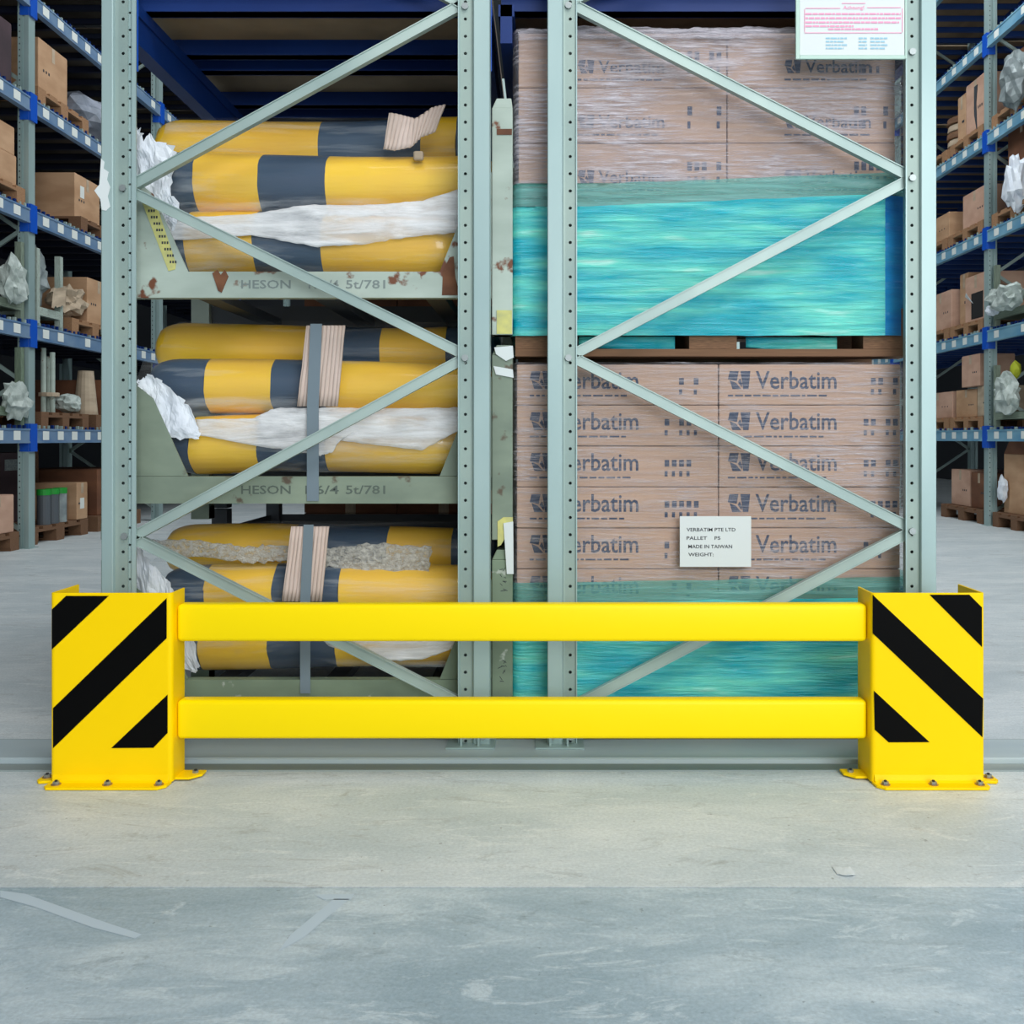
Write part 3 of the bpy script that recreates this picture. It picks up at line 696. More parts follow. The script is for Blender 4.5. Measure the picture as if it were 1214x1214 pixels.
WRAPU = film('stretch_film_upper', rgb(214, 208, 218), .24, .74, (11, 4, 150), rough=.18, bump=1.0, lo=.42, hi=.70, patch=.6)
TEAL = film('teal_film', rgb(16, 184, 204), .78, .20, (5, 4, 75), rough=.14, bump=1.0, tint=rgb(60, 205, 210), col2=rgb(110, 232, 214))
TEALT = film('teal_film_thin', rgb(120, 190, 184), .35, .35, (3, 3, 50), rough=.2, bump=.8, tint=rgb(190, 235, 228))
BLUF = film('blue_film', rgb(16, 110, 190), .8, .2, (3, 3, 30), rough=.16, bump=.8, tint=rgb(60, 150, 220), col2=rgb(40, 150, 205))
def shell(name, parent, x0, x1, zl, zh, m, off, seed, nz=26, corner=.10, only=None, slant=0, wob=.0016):
    """film pulled round a stack; plan outline starts at the rear left and ends at the rear right"""
    y0 = CY-.012-off; y1 = 3.69
    pl = [(x0-.006-off, y1), (x0-.008-off, y0+.03), (x0+.004, y0+.004)]
    k = 40
    pl += [(x0+.02+(x1-corner-x0-.02)*i/k, y0) for i in range(k+1)]
    pl += [(x1-corner*.5, y0+.012), (x1-.004+off, y0+.07), (x1+off, y0+.13), (x1+off, y1)]
    if only == 'corner': pl = pl[-5:]
    if only == 'body': pl = pl[:-4]
    n = len(pl)-1
    def P(u, v):
        i = min(int(round(u*n)), n); p = pl[i]
        z = zl+(zh-zl)*v
        if v == 1: z += slant*(u-.5)+.004*n3(p[0]*9, seed, 1)
        if v == 0: z += .003*n3(p[0]*12, seed, 4)
        d = wob*n3(p[0]*3+seed, z*26, p[1]*2)+wob*.6*n3(p[0]*8, z*60, seed)
        return (p[0]+(d if abs(p[1]-y0) > .02 else 0), p[1]-(abs(d) if abs(p[1]-y0) <= .02 else 0), z)
    return MB().grid(P, n, nz, m).build(name, parent, smooth=True, fix=False)
def wrap(stack, z0, z1, zt0, zt1, band, m, seed, x1, label, slant):
    t = thing('stretch_wrap', (.5, 3.3, z0), label, 'stretch wrap')
    shell('clear_film', t, PX0, x1, z0, z1, m, .0, seed, nz=60)
    shell('pale_overlap', t, PX0, x1, zt1-.02, zt1+band, TEALT, .004, seed+2, nz=8, slant=slant)
    shell('teal_film', t, PX0, x1, zt0, zt1, TEAL, .008, seed+4, nz=30, slant=slant, only='body')
    shell('blue_corner', t, PX0, x1, zt0, zt1+.02, BLUF, .008, seed+4, nz=24, slant=0, only='corner')
    return t
wrap('lower', .135, .1455+8*.1232+.004, .130, Z_(712, 2.89), .062, WRAP, 1.0, 1.118, 'clear stretch film with a teal lower band around the lower carton stack', .02)
wrap('upper', Z_(398, 2.89)+.01, UZ+.1455+5*.1655+.006, Z_(398, 2.89), Z_(240, 2.89), .068, WRAPU, 9.0, 1.118, 'shiny clear stretch film with a teal lower half around the upper carton stack', .05)
# film ends folded under the upper pallet
sheet('folded_film', [(686, 399), (740, 399), (800, 399)], [(686, 412), (740, 414), (800, 416)], 2.94, .004, TEAL, 'teal film end folded through the opening of the upper pallet, left side', 'plastic film', nx=20, nz=5)
sheet('folded_film', [(884, 400), (940, 400), (992, 400)], [(884, 412), (940, 416), (992, 418)], 2.94, .004, TEAL, 'teal film end folded through the opening of the upper pallet, right side', 'plastic film', nx=20, nz=5, seed=4)
# ragged top edge of the upper wrap
sheet('film_frill', [(614, 36), (700, 31), (800, 34), (900, 32), (1000, 35), (1062, 40)], [(614, 48), (700, 46), (800, 46), (900, 46), (1000, 46), (1062, 50)], 2.885, .006, WRAPU, 'ragged clear film edge standing up along the top of the upper carton stack', 'plastic film', nx=90, nz=4, ragged=.006)
# printed sheet taped on the lower stack
t = thing('printed_sheet', (X_(848, 2.874), 2.874, Z_(672, 2.874)), 'white printed sheet taped on the lower wrapped carton stack', 'paper')
PY = 2.872
MB().box(X_(806, PY), X_(890.5, PY), PY, PY+.001, Z_(672, PY), Z_(612, PY), PAPER).build('sheet', t)
for s_, y, x0, x1 in (('VERBATIM PTE LTD', 630, 814, 872), ('PALLET    P5', 640, 814, 854), ('MADE IN TAIWAN', 650, 816, 868), ('WEIGHT:', 659.5, 816, 846)):
    put_text('printed_text', s_, BINK, t, X_(x0, PY), PY-.0006, Z_(y, PY), (x1-x0)*PY/F, .0105)
# load sign on the right frame
SGY = 2.775
t = thing('load_sign', (X_(1008, SGY), SGY, Z_(70, SGY)), 'white notice with pink and blue print in pale green frame on the right upright', 'sign')
sx0, sx1, sz0 = X_(943.5, SGY), X_(1075, SGY), Z_(70, SGY); sz1 = sz0+.235
MB().box(sx0, sx1, SGY+.003, SGY+.006, sz0, sz1, SIGNF).build('back_plate', t)
MB().box(sx0+.012, sx1-.006, SGY+.0015, SGY+.0028, sz0+.012, sz1-.008, PAPER).build('notice', t)
for a in ((sx0, sx0+.011, sz0, sz1), (sx1-.005, sx1, sz0, sz1), (sx0+.0112, sx1-.0052, sz0, sz0+.011), (sx0+.0112, sx1-.0052, sz1-.006, sz1)):
    MB().box(a[0], a[1], SGY-.001, SGY+.003, a[2], a[3], SIGNF).build('frame_edge', t, bevel=.001)
TY = SGY+.0008
def sline(x0, x1, y, m, h, seed, name='printed_line'):
    random.seed(seed); b = MB(); x = x0
    while x < x1:
        l = min(random.uniform(2, 8), x1-x); b.box(X_(x, TY), X_(x+l, TY), TY-.0006, TY, Z_(y+h, TY), Z_(y, TY), m); x += l+1.0
    b.build(name, t)
put_text('printed_title', 'Achtung!', PINK, t, X_(999.5, TY), TY-.0004, Z_(12.5, TY), 25*TY/F, .014)
for i, (x0, x1, y) in enumerate(((955, 1068, 15.5), (955, 1068, 20.5), (955, 1066, 25.5), (955, 1012, 30), (982, 1041, 33.5))): sline(x0, x1, y, PINK, 2.0, 20+i)
for i, y in enumerate((44.5, 48.5, 52.5, 56.5)):
    sline(979, 1004-(i % 2)*4, y, LBLUE, 1.6, 40+i); sline(1018, 1028, y, LBLUE, 1.6, 50+i); sline(1032, 1052-(i % 2)*3, y, LBLUE, 1.6, 60+i)
b = MB()
for x0, x1, ya, yb in ((954, 1069, 38.6, 39.4), (953.6, 954.4, 11, 38), (1069.4, 1070.2, 10, 38), (955, 996, 9.4, 10.2), (1028, 1068, 8.6, 9.4), (998, 1026, 3.6, 4.4)):
    b.box(X_(x0, TY), X_(x1, TY), TY-.0006, TY, Z_(yb, TY), Z_(ya, TY), PINK)
b.build('printed_border', t)

# ------------------------------------------------------------------ aisle racks left and right
def aisle_rack(label, side, xf, frames, levels, bm, xm_,  height=7.0, label_pitch=.25):
    """side -1: rack left of the left aisle, +1: right of the right aisle; xf is its aisle face"""
    t = thing('pallet_rack', (xf, frames[0], 0), label, 'rack')
    D = 1.1
    def X(a): return xf+side*a
    def bx(name, par, a0, a1, y0, y1, z0, z1, m): 
        x0, x1 = sorted((X(a0), X(a1))); return pbox(name, par, x0, x1, y0, y1, z0, z1, m)
    for fy in frames:
        for a in (0, D-.09):
            b = MB(); xs = sorted((X(a), X(a+.09)))
            xm = (xs[0]+xs[1])/2
            b.prism([(xs[0], fy-.05), (xm-.014, fy-.05), (xm-.010, fy-.035), (xm+.010, fy-.035), (xm+.014, fy-.05), (xs[1], fy-.05), (xs[1], fy+.05), (xs[0], fy+.05)], 'z', .004, height, GALV)
            b.box(xs[0]-.02, xs[1]+.02, fy-.07, fy+.07, 0, .006, GALV)
            u = b.build('upright', t)
            hb = MB()
            z = .1
            while z < 5.4:
                hb.box(xs[0]+.012, xs[0]+.020, fy-.0508, fy-.0502, z, z+.012, DARKH); z += .05
            if a == 0: o = hb.build('punched_holes', u)
        z = .15; s = 0
        while z < 6.0:
            pa, pb = (X(.09), X(D-.09)); z2 = z+.62
            if s: pa, pb = pb, pa
            d = Vector((pb-pa, 0, z2-z)); L_ = d.length; d.normalize(); n = Vector((-d.z, 0, d.x))
            M = Matrix(((d.x, 0, n.x, pa), (0, 1, 0, fy), (d.z, 0, n.z, z), (0, 0, 0, 1)))
            MB().box(0, L_, -.01, .01, -.016, .016, BRACE, M).build('brace', t); z = z2; s = 1-s
    for li, z in enumerate(levels):
        for y0, y1 in zip(frames[:-1], frames[1:]):
            ya, yb = y0+.052, y1-.052
            xs = sorted((X(-.012), X(.035))); b = MB()
            b.box(xs[0], xs[1], ya, yb, z-.06, z+.06, bm)
            xs2 = sorted((X(-.018), X(-.0125))); b.box(xs2[0], xs2[1], ya, yb, z-.06, z-.045, bm); b.box(xs2[0], xs2[1], ya, yb, z+.045, z+.06, bm)
            bo = b.build('beam', t, origin=((xs[0]+xs[1])/2, ya, z))
            y = ya+.10
            while y < yb-.1:
                if 7.2 < y < 14 and random.random() < .94:
                    x0, x1 = sorted((X(-.0135), X(-.0155))); pbox('price_label', bo, x0, x1, y, y+.10, z-.035, z+.04, LABEL)
                y += label_pitch
            bx('rear_beam', t, D-.035, D, ya, yb, z-.06, z+.06, xm_)
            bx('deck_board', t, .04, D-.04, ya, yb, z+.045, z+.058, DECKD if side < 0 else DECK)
            y = ya+.12
            while y < yb-.06:
                bx('cross_bar', t, .036, D-.036, y, y+.045, z-.01, z+.044, xm_); y += .33
            b = MB(); y = ya+.05
            x0, x1 = sorted((X(-.01), X(.012)))
            while y < yb-.03:
                b.box(x0, x1, y, y+.022, z+.0605, z+.080+.012*random.random(), BLUE if random.random() < .6 else BRACE); y += .075
            b.build('mesh_clips', t)['kind'] = 'stuff'
        for fy in frames:
            x0, x1 = sorted((X(-.020), X(-.001)))
            b = MB(); b.box(x0, x1, fy-.051, fy+.051, z-.13, z+.10, BLUEC); x2, x3 = sorted((X(0), X(.07)))
            b.box(x2, x3, fy-.056, fy-.0512, z-.13, z-.03, BLUEC); b.box(x2, x3, fy-.056, fy-.0512, z+.05, z+.10, BLUEC)
            b.build('beam_connector', t)
    return t
LX = -4.24; LF = (5.3, 8.0, 10.7, 13.4, 16.1); LZ = (.93, 1.79, 2.74, 3.66, 4.52, 5.42)
RX = 4.62; RF = (7.4, 10.1, 12.8, 15.5); RZ = (.94, 1.97, 3.01, 4.02, 5.03, 6.08)
random.seed(21)
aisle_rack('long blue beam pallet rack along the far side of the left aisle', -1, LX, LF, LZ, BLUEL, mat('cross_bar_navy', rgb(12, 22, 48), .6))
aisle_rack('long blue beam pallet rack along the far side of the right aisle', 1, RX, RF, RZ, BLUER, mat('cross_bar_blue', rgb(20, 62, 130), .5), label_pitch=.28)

def ctn(label, x0, x1, y0, y1, z0, z1, m, flap=True, rot=0, name='carton', mark=True, hole=False):
    """carton with lid flaps, tape seam and bevelled edges"""
    c = ((x0+x1)/2, (y0+y1)/2, z0)
    t = thing(name, c, label, 'carton')
    b = MB(); b.box(x0, x1, y0, y1, z0+.001, z1, m); b.build('box_body', t, bevel=.006)
    if flap:
        xm = (x0+x1)/2; ym = (y0+y1)/2
        for ya, yb in ((y0+.004, ym-.002), (ym+.002, y1-.004)):
            MB().box(x0+.004, x1-.004, ya, yb, z1+.0002, z1+.005, m).build('flap', t)
        xa = x0 if x0 > 0 else x1
        s = -1 if x0 > 0 else 1
        u0, u1 = sorted((xa+s*.0005, xa+s*.0016))
        MB().box(u0, u1, ym-.025, ym+.025, z0+(z1-z0)*.72, z1, CARDP).build('tape', t)
        if mark:
            for k in range(3):
                MB().box(u0, u1, y0+(y1-y0)*(.15+.09*k), y0+(y1-y0)*(.15+.09*k)+.02, z0+(z1-z0)*.42, z0+(z1-z0)*.47, BINK).build('printed_symbol', t)
    if hole:
        s = -1 if x0 > 0 else 1; xa = x0 if x0 > 0 else x1
        u0, u1 = sorted((xa+s*.0005, xa+s*.003))
        o = MB().box(u0, u1, y0+.08, y1-.16, z0+.03, z0+(z1-z0)*.62, DARKH).build('opening', t); o['label'] = 'dark torn opening'
        MB().poly([(u0-.006, y0+.3, z0+.2), (u0-.03, y0+.42, z0+.33), (u0-.006, y0+.5, z0+.3)], PAPER).build('paper_flap', t, solid=.002)
    if rot:
        t.rotation_euler.z = rot
    return t
def lump(name, label, cat, c, r, m, seed, amp=.25, sub=3, cuts=2.5, flat=True):
    bm = bmesh.new(); bmesh.ops.create_icosphere(bm, subdivisions=sub, radius=1)
    for v in bm.verts:
        p = v.co.copy(); k = 1+amp*n3(p.x*cuts+seed, p.y*cuts, p.z*cuts)+amp*.5*n3(p.x*cuts*2.6, p.y*cuts*2.6+seed, p.z*cuts*2.6)
        v.co = Vector((p.x*r[0]*k, p.y*r[1]*k, p.z*r[2]*k))
    zmin = min(v.co.z for v in bm.verts)
    for v in bm.verts: v.co.z -= zmin
    me = bpy.data.meshes.new(name); bm.to_mesh(me); bm.free(); me.materials.append(m)
    for p in me.polygons: p.use_smooth = not flat
    o = bpy.data.objects.new(name, me); COL.objects.link(o); o.location = c
    return tag(o, label, cat)
def post_bundle(label, x, y, z, h, m, n=3, w=.05, lean=0):
    """upright tube posts standing together with a paper sleeve"""
    t = thing('tube_bundle', (x, y, z), label, 'tubes')
    for i in range(n):
        MB().cyl((x+(i % 2)*w*1.1, y+i*w*.9, z), 'z', w*.45, h*(1-.06*i), m, 10).build('tube', t, smooth=False)
    MB().cyl((x+w*.5, y+w*.9, z+h*.25), 'z', w*1.7, h*.06, CARDP, 12).build('band', t)
    return t
def onp(side, y0, y1, zl, label, m=WOOD, d=.95, inset=.0, h=.144):
    x0, x1 = sorted(((LX if side < 0 else RX)+side*(.0+inset), (LX if side < 0 else RX)+side*(inset+d)))
    pallet(x0, x1, y0, y1, zl+.0605, label, m=m, h=h); return zl+.0605+h+.001
lx = lambda a, b: (LX-b, LX-a)
rx = lambda a, b: (RX+a, RX+b)
# left rack, second shelf from the top of the photograph (on beam 3.66)
z = onp(-1, 8.10, 9.0, 3.66, 'wooden pallet under the tall carton on the upper shelf, left aisle rack')
ctn('brown carton on the upper shelf, left aisle rack, just right of the upright', *lx(.06, .62), 8.22, 8.72, z, 4.32, CARD)
ctn('dark red-brown carton left of the upright on the upper shelf, left aisle rack', *lx(.10, .9), 7.1, 7.88, 3.721, 4.28, PURP)
lump('wrapped_bundle', 'grey plastic-wrapped bundle behind the carton on the upper shelf, left aisle rack', 'bundle', (-4.58, 9.6, 3.722), (.32, .5, .26), mat('hazy_wrap', rgb(170, 176, 190), .4, 0, rgb(120, 128, 140), (6, 6, 6)), 3, amp=.35)
# shelf 2.74
z = onp(-1, 7.0, 7.9, 2.74, 'wooden pallet at left photo edge on the third shelf, left aisle rack')
ctn('lower tan carton of two at left photo edge, third shelf, left aisle rack', *lx(.05, .85), 7.05, 7.86, z, z+.25, CARD)
ctn('upper tan carton of two at left photo edge, third shelf, left aisle rack', *lx(.06, .84), 7.06, 7.85, z+.257, z+.48, CARD)
z = onp(-1, 8.85, 9.75, 2.74, 'dark wooden pallet under the tilted carton on the third shelf, left aisle rack', m=WOODD)
ctn('open-topped brown carton with a white label on the third shelf, left aisle rack', *lx(.09, .55), 8.92, 9.42, z, 3.36, CARD)
b = tag(MB().box(LX-.0895, LX-.088, 9.02, 9.10, 3.16, 3.27, LABEL).build('carton_label'), 'round-cornered white label on the brown carton of the left aisle rack', 'label')
# shelf 1.79
def open_stillage(side, y0, y1, zl, label, m=STL2):
    x0, x1 = sorted(((LX if side < 0 else RX)+side*.02, (LX if side < 0 else RX)+side*.92)); z0 = zl+.061
    t = thing('stillage', ((x0+x1)/2, (y0+y1)/2, z0), label, 'stillage')
    for xa in (x0, x1-.05):
        for ya in (y0, y1-.05): pbox('corner_post', t, xa, xa+.05, ya, ya+.05, z0, z0+.66, m)
    for ya in (y0, y1-.04): pbox('cross_rail', t, x0+.05, x1-.05, ya, ya+.04, z0+.10, z0+.17, m)
    for xa in (x0, x1-.04): pbox('side_rail', t, xa, xa+.04, y0+.05, y1-.05, z0+.10, z0+.17, m)
    pbox('floor_plate', t, x0+.04, x1-.04, y0+.04, y1-.04, z0+.171, z0+.178, m)
    return z0+.179
z = open_stillage(-1, 7.0, 7.92, 1.79, 'green steel stillage at left photo edge on the fourth shelf, left aisle rack')
lump('foam_bundle', 'white foam-wrapped bundle left of the upright, fourth shelf, left aisle rack', 'bundle', (LX+.0, 7.72, 1.97), (.08, .14, .18), FOAMG, 5, amp=.5)
z = open_stillage(-1, 8.12, 8.56, 1.79, 'grey steel stillage right of the upright on the fourth shelf, left aisle rack', STL1)
lump('foam_bundle', 'grey-white wrapped parts in the stillage on the fourth shelf, left aisle rack', 'bundle', (LX-.16, 8.3, z+.02), (.10, .16, .22), GREYW, 8, amp=.5)
tag(MB().grid(lambda u, v: (LX+.012-.02*n3(u*3, v*2, 1), 8.30+.24*u+.03*v, 2.03+.17*v+.05*u+.02*n3(u*6, v*5, 4)), 8, 6, CARDP).build('paper_sheet', solid=.003, fix=False), 'pale torn cardboard sheet draped over the stillage in the left aisle rack', 'cardboard')
z2 = onp(-1, 8.68, 9.6, 1.79, 'wooden pallet near the far end of the fourth shelf, left aisle rack')
lump('foam_bundle', 'crumpled pale paper bundle on the fourth shelf, left aisle rack', 'bundle', (LX-.13, 8.84, z2), (.13, .2, .13), CARDP, 11, amp=.6)
ctn('brown carton behind the paper bundle on the fourth shelf, left aisle rack', *lx(.05, .7), 9.08, 9.55, z2, 2.42, CARD)
# shelf .93
z = open_stillage(-1, 7.0, 7.92, .93, 'rusty green stillage at left photo edge, lowest beam shelf, left aisle rack', STL3)
lump('foam_bundle', 'white and tan crumpled bundle left of the upright on the lowest beam shelf', 'bundle', (LX+.0, 7.76, 1.05), (.08, .15, .15), FOAMG, 15, amp=.5)
z = onp(-1, 8.15, 9.0, .93, 'wooden pallet right of the upright on the lowest beam shelf, left aisle rack', m=WOODD)
post_bundle('rusty steel tubes standing on the lowest beam shelf, left aisle rack', LX-.12, 8.42, z, .56, STL1, n=3)
lump('foam_bundle', 'small white roll bundle beside the steel tubes on the lowest beam shelf', 'bundle', (LX-.12, 8.86, z), (.10, .13, .09), FOAMG, 19, amp=.3)
z = onp(-1, 9.15, 10.0, .93, 'wooden pallet at the far end of the lowest beam shelf, left aisle rack', m=WOODD)
MB_c = MB().cyl((LX-.16, 9.28, z), 'z', .11, .42, CARDP, 16, r2=.07); tag(MB_c.build('paper_cone', smooth=False), 'tall pale cardboard cone on the lowest beam shelf, left aisle rack', 'cone')
ctn('dark brown carton at the far end of the lowest beam shelf, left aisle rack', *lx(.06, .8), 9.45, 9.95, z, z+.34, CARD3)
# floor level left
def floor_pallet(side, y0, y1, label, m=WOODD, a=.0):
    x0, x1 = sorted(((LX if side < 0 else RX)+side*(.02+a), (LX if side < 0 else RX)+side*(.98+a)))
    pallet(x0, x1, y0, y1, .0, label, m=m, h=.15); return .151
z = floor_pallet(-1, 6.95, 7.9, 'dark wooden pallet on the floor left of the left aisle upright', a=.03)
ctn('small red and white carton on the floor pallet at left photo edge', *lx(.06, .5), 7.4, 7.84, z, z+.30, CARD2)
z = floor_pallet(-1, 8.15, 9.2, 'dark wooden pallet on the floor right of the left aisle upright', a=.08)
for k in range(3):
    t = thing('capped_tube', (LX-.16, 8.50+.145*k, z), 'dark grey canister with green cap on the left floor pallet, %s upright' % ('nearest the', 'second from the', 'third from the')[k], 'canister', 'green capped canisters')
    MB().cyl((LX-.16, 8.50+.145*k, z), 'z', .055, .26, GLOVE if k < 2 else GREYW, 16).build('body', t)
    MB().cyl((LX-.16, 8.50+.145*k, z+.2602), 'z', .058, .05, GREEN, 16).build('cap', t)
ctn('tan carton with a white label beside the green capped canisters', *lx(.10, .5), 8.98, 9.19, z, z+.34, CARD)
tag(MB().box(LX-.0995, LX-.098, 9.04, 9.12, z+.1, z+.2, LABEL).build('carton_label'), 'white label on the tan carton beside the canisters', 'label')
t = thing('crate', (LX-.75, 8.5, z), 'tall dark crate with a grey label behind the canisters', 'crate')
pbox('crate_side', t, LX-.98, LX-.56, 8.2, 9.12, z, .78, PURP); pbox('corner_batten', t, LX-.558, LX-.53, 9.04, 9.12, z, .80, WOODD); pbox('corner_batten', t, LX-.558, LX-.53, 8.2, 8.26, z, .80, WOODD)
pbox('crate_label', t, LX-.559, LX-.556, 8.6, 8.8, .62, .72, GREYW)
z = floor_pallet(-1, 9.4, 10.4, 'wooden pallet on the floor further along the left aisle rack', a=.08)
ctn('brown carton on the further floor pallet of the left aisle rack', *lx(.15, .9), 9.5, 10.3, z, z+.45, CARD3)

# right rack, shelf 4.02
z = onp(1, 10.18, 11.0, 4.02, 'wooden pallet right behind the upright on the upper shelf, right aisle rack')
ctn('tall pale brown carton behind the upright on the upper shelf, right aisle rack', *rx(.06, .8), 10.25, 10.72, z, 4.80, CARD2)
b = MB(); b.prism([(10.44, z+.02), (10.46, z+.30), (10.43, z+.5), (10.50, z+.5), (10.50, z+.2)], 'x', RX+.05, RX+.0595, DARKM); tag(b.build('torn_strip'), 'dark tear running down the tall carton on the upper shelf, right aisle rack', 'tape')
ctn('narrow upright tan carton on the upper shelf, right aisle rack', *rx(.08, .5), 10.78, 10.98, z, 4.76, CARD)
z = onp(1, 11.1, 12.0, 4.02, 'wooden pallet further back on the upper shelf, right aisle rack')
t = thing('sack_stack', (RX+.3, 11.3, z), 'round stack of brown coiled sacks on the upper shelf, right aisle rack', 'sacks')
for k in range(5): MB().cyl((RX+.3+.01*(k % 2), 11.3, z+.085*k), 'z', .20, .078, CARDP if k % 2 else WOODD, 18, r2=.19).build('coil', t, bevel=.01)
z = onp(1, 9.05, 9.98, 4.02, 'wooden pallet in front of the upright on the upper shelf, right aisle rack')
ctn('dark pinkish brown carton in front of the upright on the upper shelf, right aisle rack', *rx(.12, .9), 9.45, 9.9, z, 4.78, CARD3)
lump('wrapped_bundle', 'grey plastic-wrapped bundle at right photo edge on the upper shelf', 'bundle', (RX-.02, 9.42, 4.09), (.12, .2, .27), GREYW, 23, amp=.4)
# shelf 3.01
z = onp(1, 10.18, 11.05, 3.01, 'wooden pallet behind the upright on the second shelf, right aisle rack')
ctn('wide pale carton behind the upright on the second shelf, right aisle rack', *rx(.05, .45), 10.2, 10.78, z, z+.38, CARD2)
ctn('tall pinkish carton behind the wide one on the second shelf, right aisle rack', *rx(.5, .9), 10.25, 10.6, z, z+.62, CARD2)
z = onp(1, 11.1, 12.0, 3.01, 'wooden pallet further back on the second shelf, right aisle rack')
ctn('long tan carton further back on the second shelf, right aisle rack', *rx(.04, .5), 11.12, 11.9, z, z+.30, CARD)
post_bundle('grey wrapped rolls standing at the back of the second shelf, right aisle rack', RX+.62, 11.25, z, .55, CARDP, n=4, w=.1)
z = onp(1, 9.05, 9.98, 3.01, 'wooden pallet in front of the upright on the second shelf, right aisle rack')
ctn('dark board-sided carton on the second shelf, right aisle rack, lower of two', *rx(.1, .9), 9.3, 9.9, z, z+.32, PURP, flap=False)
ctn('brown carton on top of the dark one on the second shelf, right aisle rack', *rx(.12, .88), 9.32, 9.88, z+.001, z+.57, CARD3).location.z += .325
lump('wrapped_bundle', 'white plastic bundle at right photo edge on the second shelf', 'bundle', (RX-.02, 9.42, 3.10), (.09, .14, .28), FOAM, 29, amp=.45)
# shelf 1.97
z = onp(1, 10.18, 11.0, 1.97, 'wooden pallet behind the upright on the third shelf, right aisle rack')
ctn('pale carton with a dark torn opening on the third shelf, right aisle rack', *rx(.05, .8), 10.2, 10.72, z, z+.50, CARD2, hole=True, mark=False)
ctn('tall narrow tan carton beside the torn carton on the third shelf, right aisle rack', *rx(.1, .5), 10.76, 10.97, z, z+.58, CARD)
z = onp(1, 11.05, 11.95, 1.97, 'wooden pallet further back on the third shelf, right aisle rack')
ctn('brown carton further back on the third shelf, right aisle rack', *rx(.05, .6), 11.08, 11.7, z, z+.44, CARD2)
z = open_stillage(1, 9.0, 9.98, 1.97, 'grey-green steel stillage in front of the upright on the third shelf, right aisle rack', STL2)
lump('foam_bundle', 'white foam bundle hanging over the stillage, third shelf, right aisle rack', 'bundle', (RX-.04, 9.58, 2.17), (.11, .28, .13), FOAMG, 31, amp=.5)
lump('foam_bundle', 'smaller white foam piece beside the upright, third shelf, right aisle rack', 'bundle', (RX+.0, 9.93, 2.17), (.07, .09, .06), FOAM, 37, amp=.4)
post_bundle('grey steel tubes in the stillage on the third shelf, right aisle rack', RX+.6, 9.5, z, .45, GALV, n=3, w=.09)
# shelf .94
z = onp(1, 10.18, 11.0, .94, 'wooden pallet behind the upright on the lowest beam shelf, right aisle rack')
ctn('grey-brown carton nearest the upright, lowest beam shelf, right aisle rack', *rx(.05, .7), 10.18, 10.42, z, z+.32, CARDP)
ctn('brown carton, lowest beam shelf, right aisle rack, under the pale pink carton', *rx(.06, .8), 10.46, 10.98, z, z+.30, CARD)
ctn('pale pink carton lying high on the brown carton of the lowest beam shelf', *rx(.02, .4), 10.3, 10.74, z+.001, z+.34, CARD2).location.z += .326
z = onp(1, 11.05, 11.95, .94, 'wooden pallet further back on the lowest beam shelf, right aisle rack')
ctn('pinkish carton further back on the lowest beam shelf, right aisle rack', *rx(.06, .8), 11.08, 11.9, z, z+.30, CARD2)
z = open_stillage(1, 9.0, 9.98, .94, 'green steel stillage in front of the upright on the lowest beam shelf, right aisle rack', STL2)
lump('foam_bundle', 'big white crumpled foam ball on the lowest beam shelf at right photo edge', 'bundle', (RX-.02, 9.60, 1.14), (.10, .17, .18), FOAMG, 41, amp=.5)
t = tag(MB().grid(lambda u, v: (RX+.35+.12*math.sin(u*2.6), 9.55+.4*u, z+.0+.42*v*(1-.5*u)), 12, 4, GREYW).build('curved_board', solid=.01, fix=False), 'curved grey cardboard sleeve beside the foam ball on the lowest beam shelf', 'cardboard')
lump('yellow_bag', 'small yellow-green bag above the foam ball on the lowest beam shelf', 'bag', (RX+.12, 9.72, 1.50), (.05, .07, .09), mat('lime', rgb(190, 200, 50), .6), 43, sub=2)
# floor right
z = floor_pallet(1, 10.22, 11.3, 'dark wooden pallet on the floor behind the upright of the right aisle rack')
ctn('open brown carton on the floor pallet behind the upright of the right aisle rack', *rx(.10, .6), 10.3, 10.68, z, z+.38, CARD3)
ctn('pale framed carton on the floor pallet behind the upright of the right aisle rack', *rx(.10, .6), 10.72, 11.2, z, z+.40, CARD2)
lump('green_bag', 'green net bags behind the cartons on the floor of the right aisle rack', 'bag', (RX+.82, 10.8, z), (.16, .4, .26), mat('dark_green_net', rgb(30, 110, 60), .7), 47)
z = floor_pallet(1, 9.1, 10.0, 'dark wooden pallet on the floor in front of the right aisle upright')
t = thing('open_carton', (RX+.5, 9.6, z), 'large open brown carton with raised flaps at right photo edge', 'carton')
MB().box(RX+.10, RX+.95, 9.2, 9.92, z, z+.60, CARD).build('box_body', t, bevel=.005)
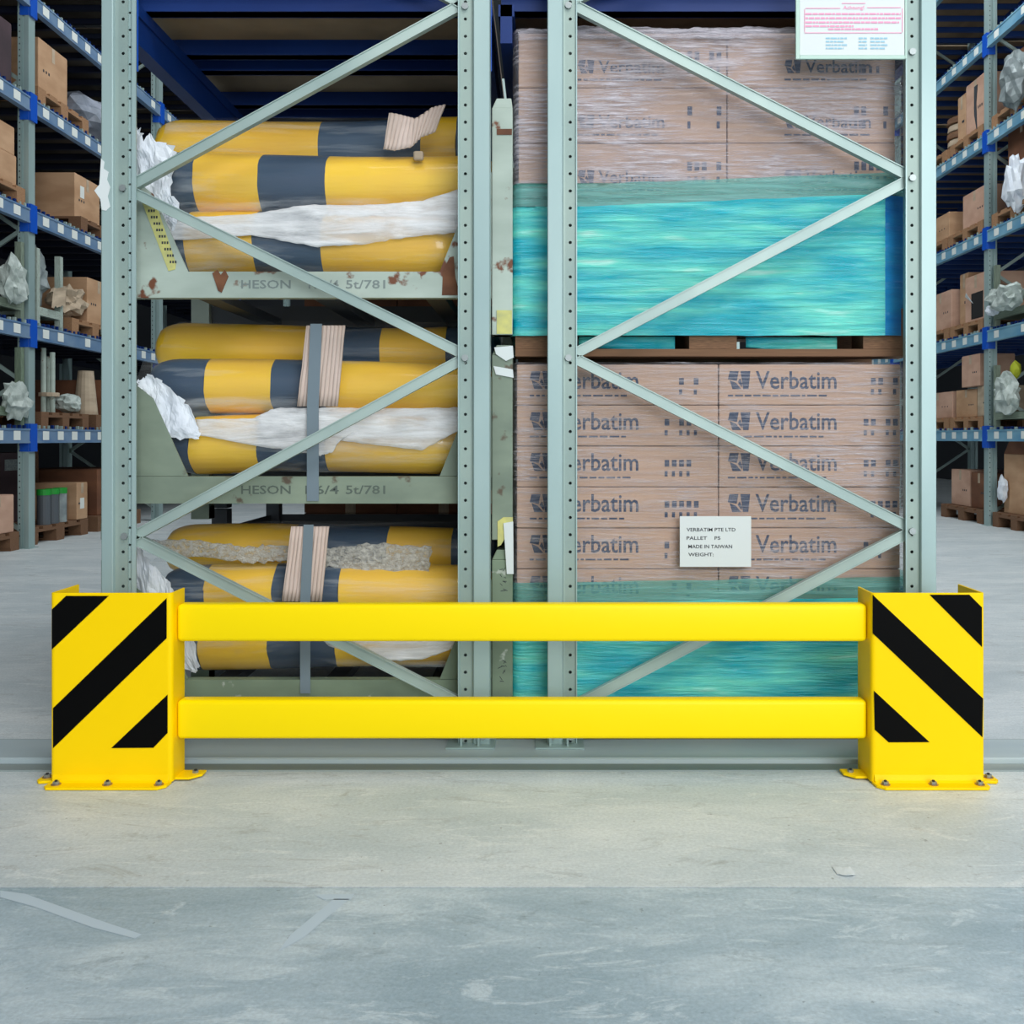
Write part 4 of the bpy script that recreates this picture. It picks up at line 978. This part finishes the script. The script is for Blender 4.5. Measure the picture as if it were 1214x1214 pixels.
o = MB().prism([(9.2, z+.601), (9.92, z+.601), (9.80, z+.74), (9.34, z+.72)], 'x', RX+.10, RX+.106, CARD3).build('flap', t)
MB().prism([(RX+.11, z+.601), (RX+.94, z+.601), (RX+.86, z+.76), (RX+.2, z+.74)], 'y', 9.914, 9.92, CARD3).build('flap', t)
lump('foam_bundle', 'small white foam piece stuck on the side of the large open carton', 'bundle', (RX+.055, 9.86, z+.10), (.04, .07, .13), FOAM, 53, amp=.4)

# goods further inside the left rack; panels and cartons added to darken gaps
for i in range(2):
    sy = 3.78; z0 = (0, .635)[i]
    t = thing('stillage', (-.71, sy, z0), 'dark steel stillage standing behind the striped rolls inside the left rack, %s level' % ('floor', 'upper')[i], 'stillage')
    for xa in (-1.30, -.17):
        for ya in (sy, sy+.74): pbox('corner_post', t, xa, xa+.06, ya, ya+.06, z0, z0+.63, DARKM)
    for ya in (sy, sy+.76): pbox('rail', t, -1.24, -.17, ya, ya+.04, z0+.10, z0+.17, DARKM)
    for xa in (-1.30, -.17): pbox('side_rail', t, xa+.01, xa+.05, sy+.06, sy+.74, z0+.10, z0+.17, DARKM)
    for xa in (-1.285, -.155): pbox('blocking_side_panel', t, xa, xa+.006, sy+.061, sy+.739, z0+.171, z0+.55, DARKM)  # dark panels added to block the bright floor beyond
    pbox('blocking_rear_panel', t, -1.24, -.17, sy+.785, sy+.79, z0+.171, z0+.55, DARKM)  # added for the same blocking at the back
pallet(-1.18, -.26, 4.70, 5.50, 0, 'added dark wooden pallet deep inside the left rack behind the stillages', m=WOODD)
for r in range(4):  # dark stack added to block the bright view through the rack
    for c in range(2):
        x0 = -1.17+.455*c; z = .1455+.40*r
        t = thing('carton', (x0+.22, 5.1, z), 'dark brown carton added to darken the depth of the left rack, %s row, %s column' % (ordn[r] if r < 3 else 'top', ('left', 'right')[c]), 'carton', 'added dark cartons in the left rack')
        pbox('box_body', t, x0, x0+.45, 4.72, 5.48, z, z+.397, CARD3); pbox('tape', t, x0+.2, x0+.25, 4.7185, 4.7198, z, z+.397, CARDP)
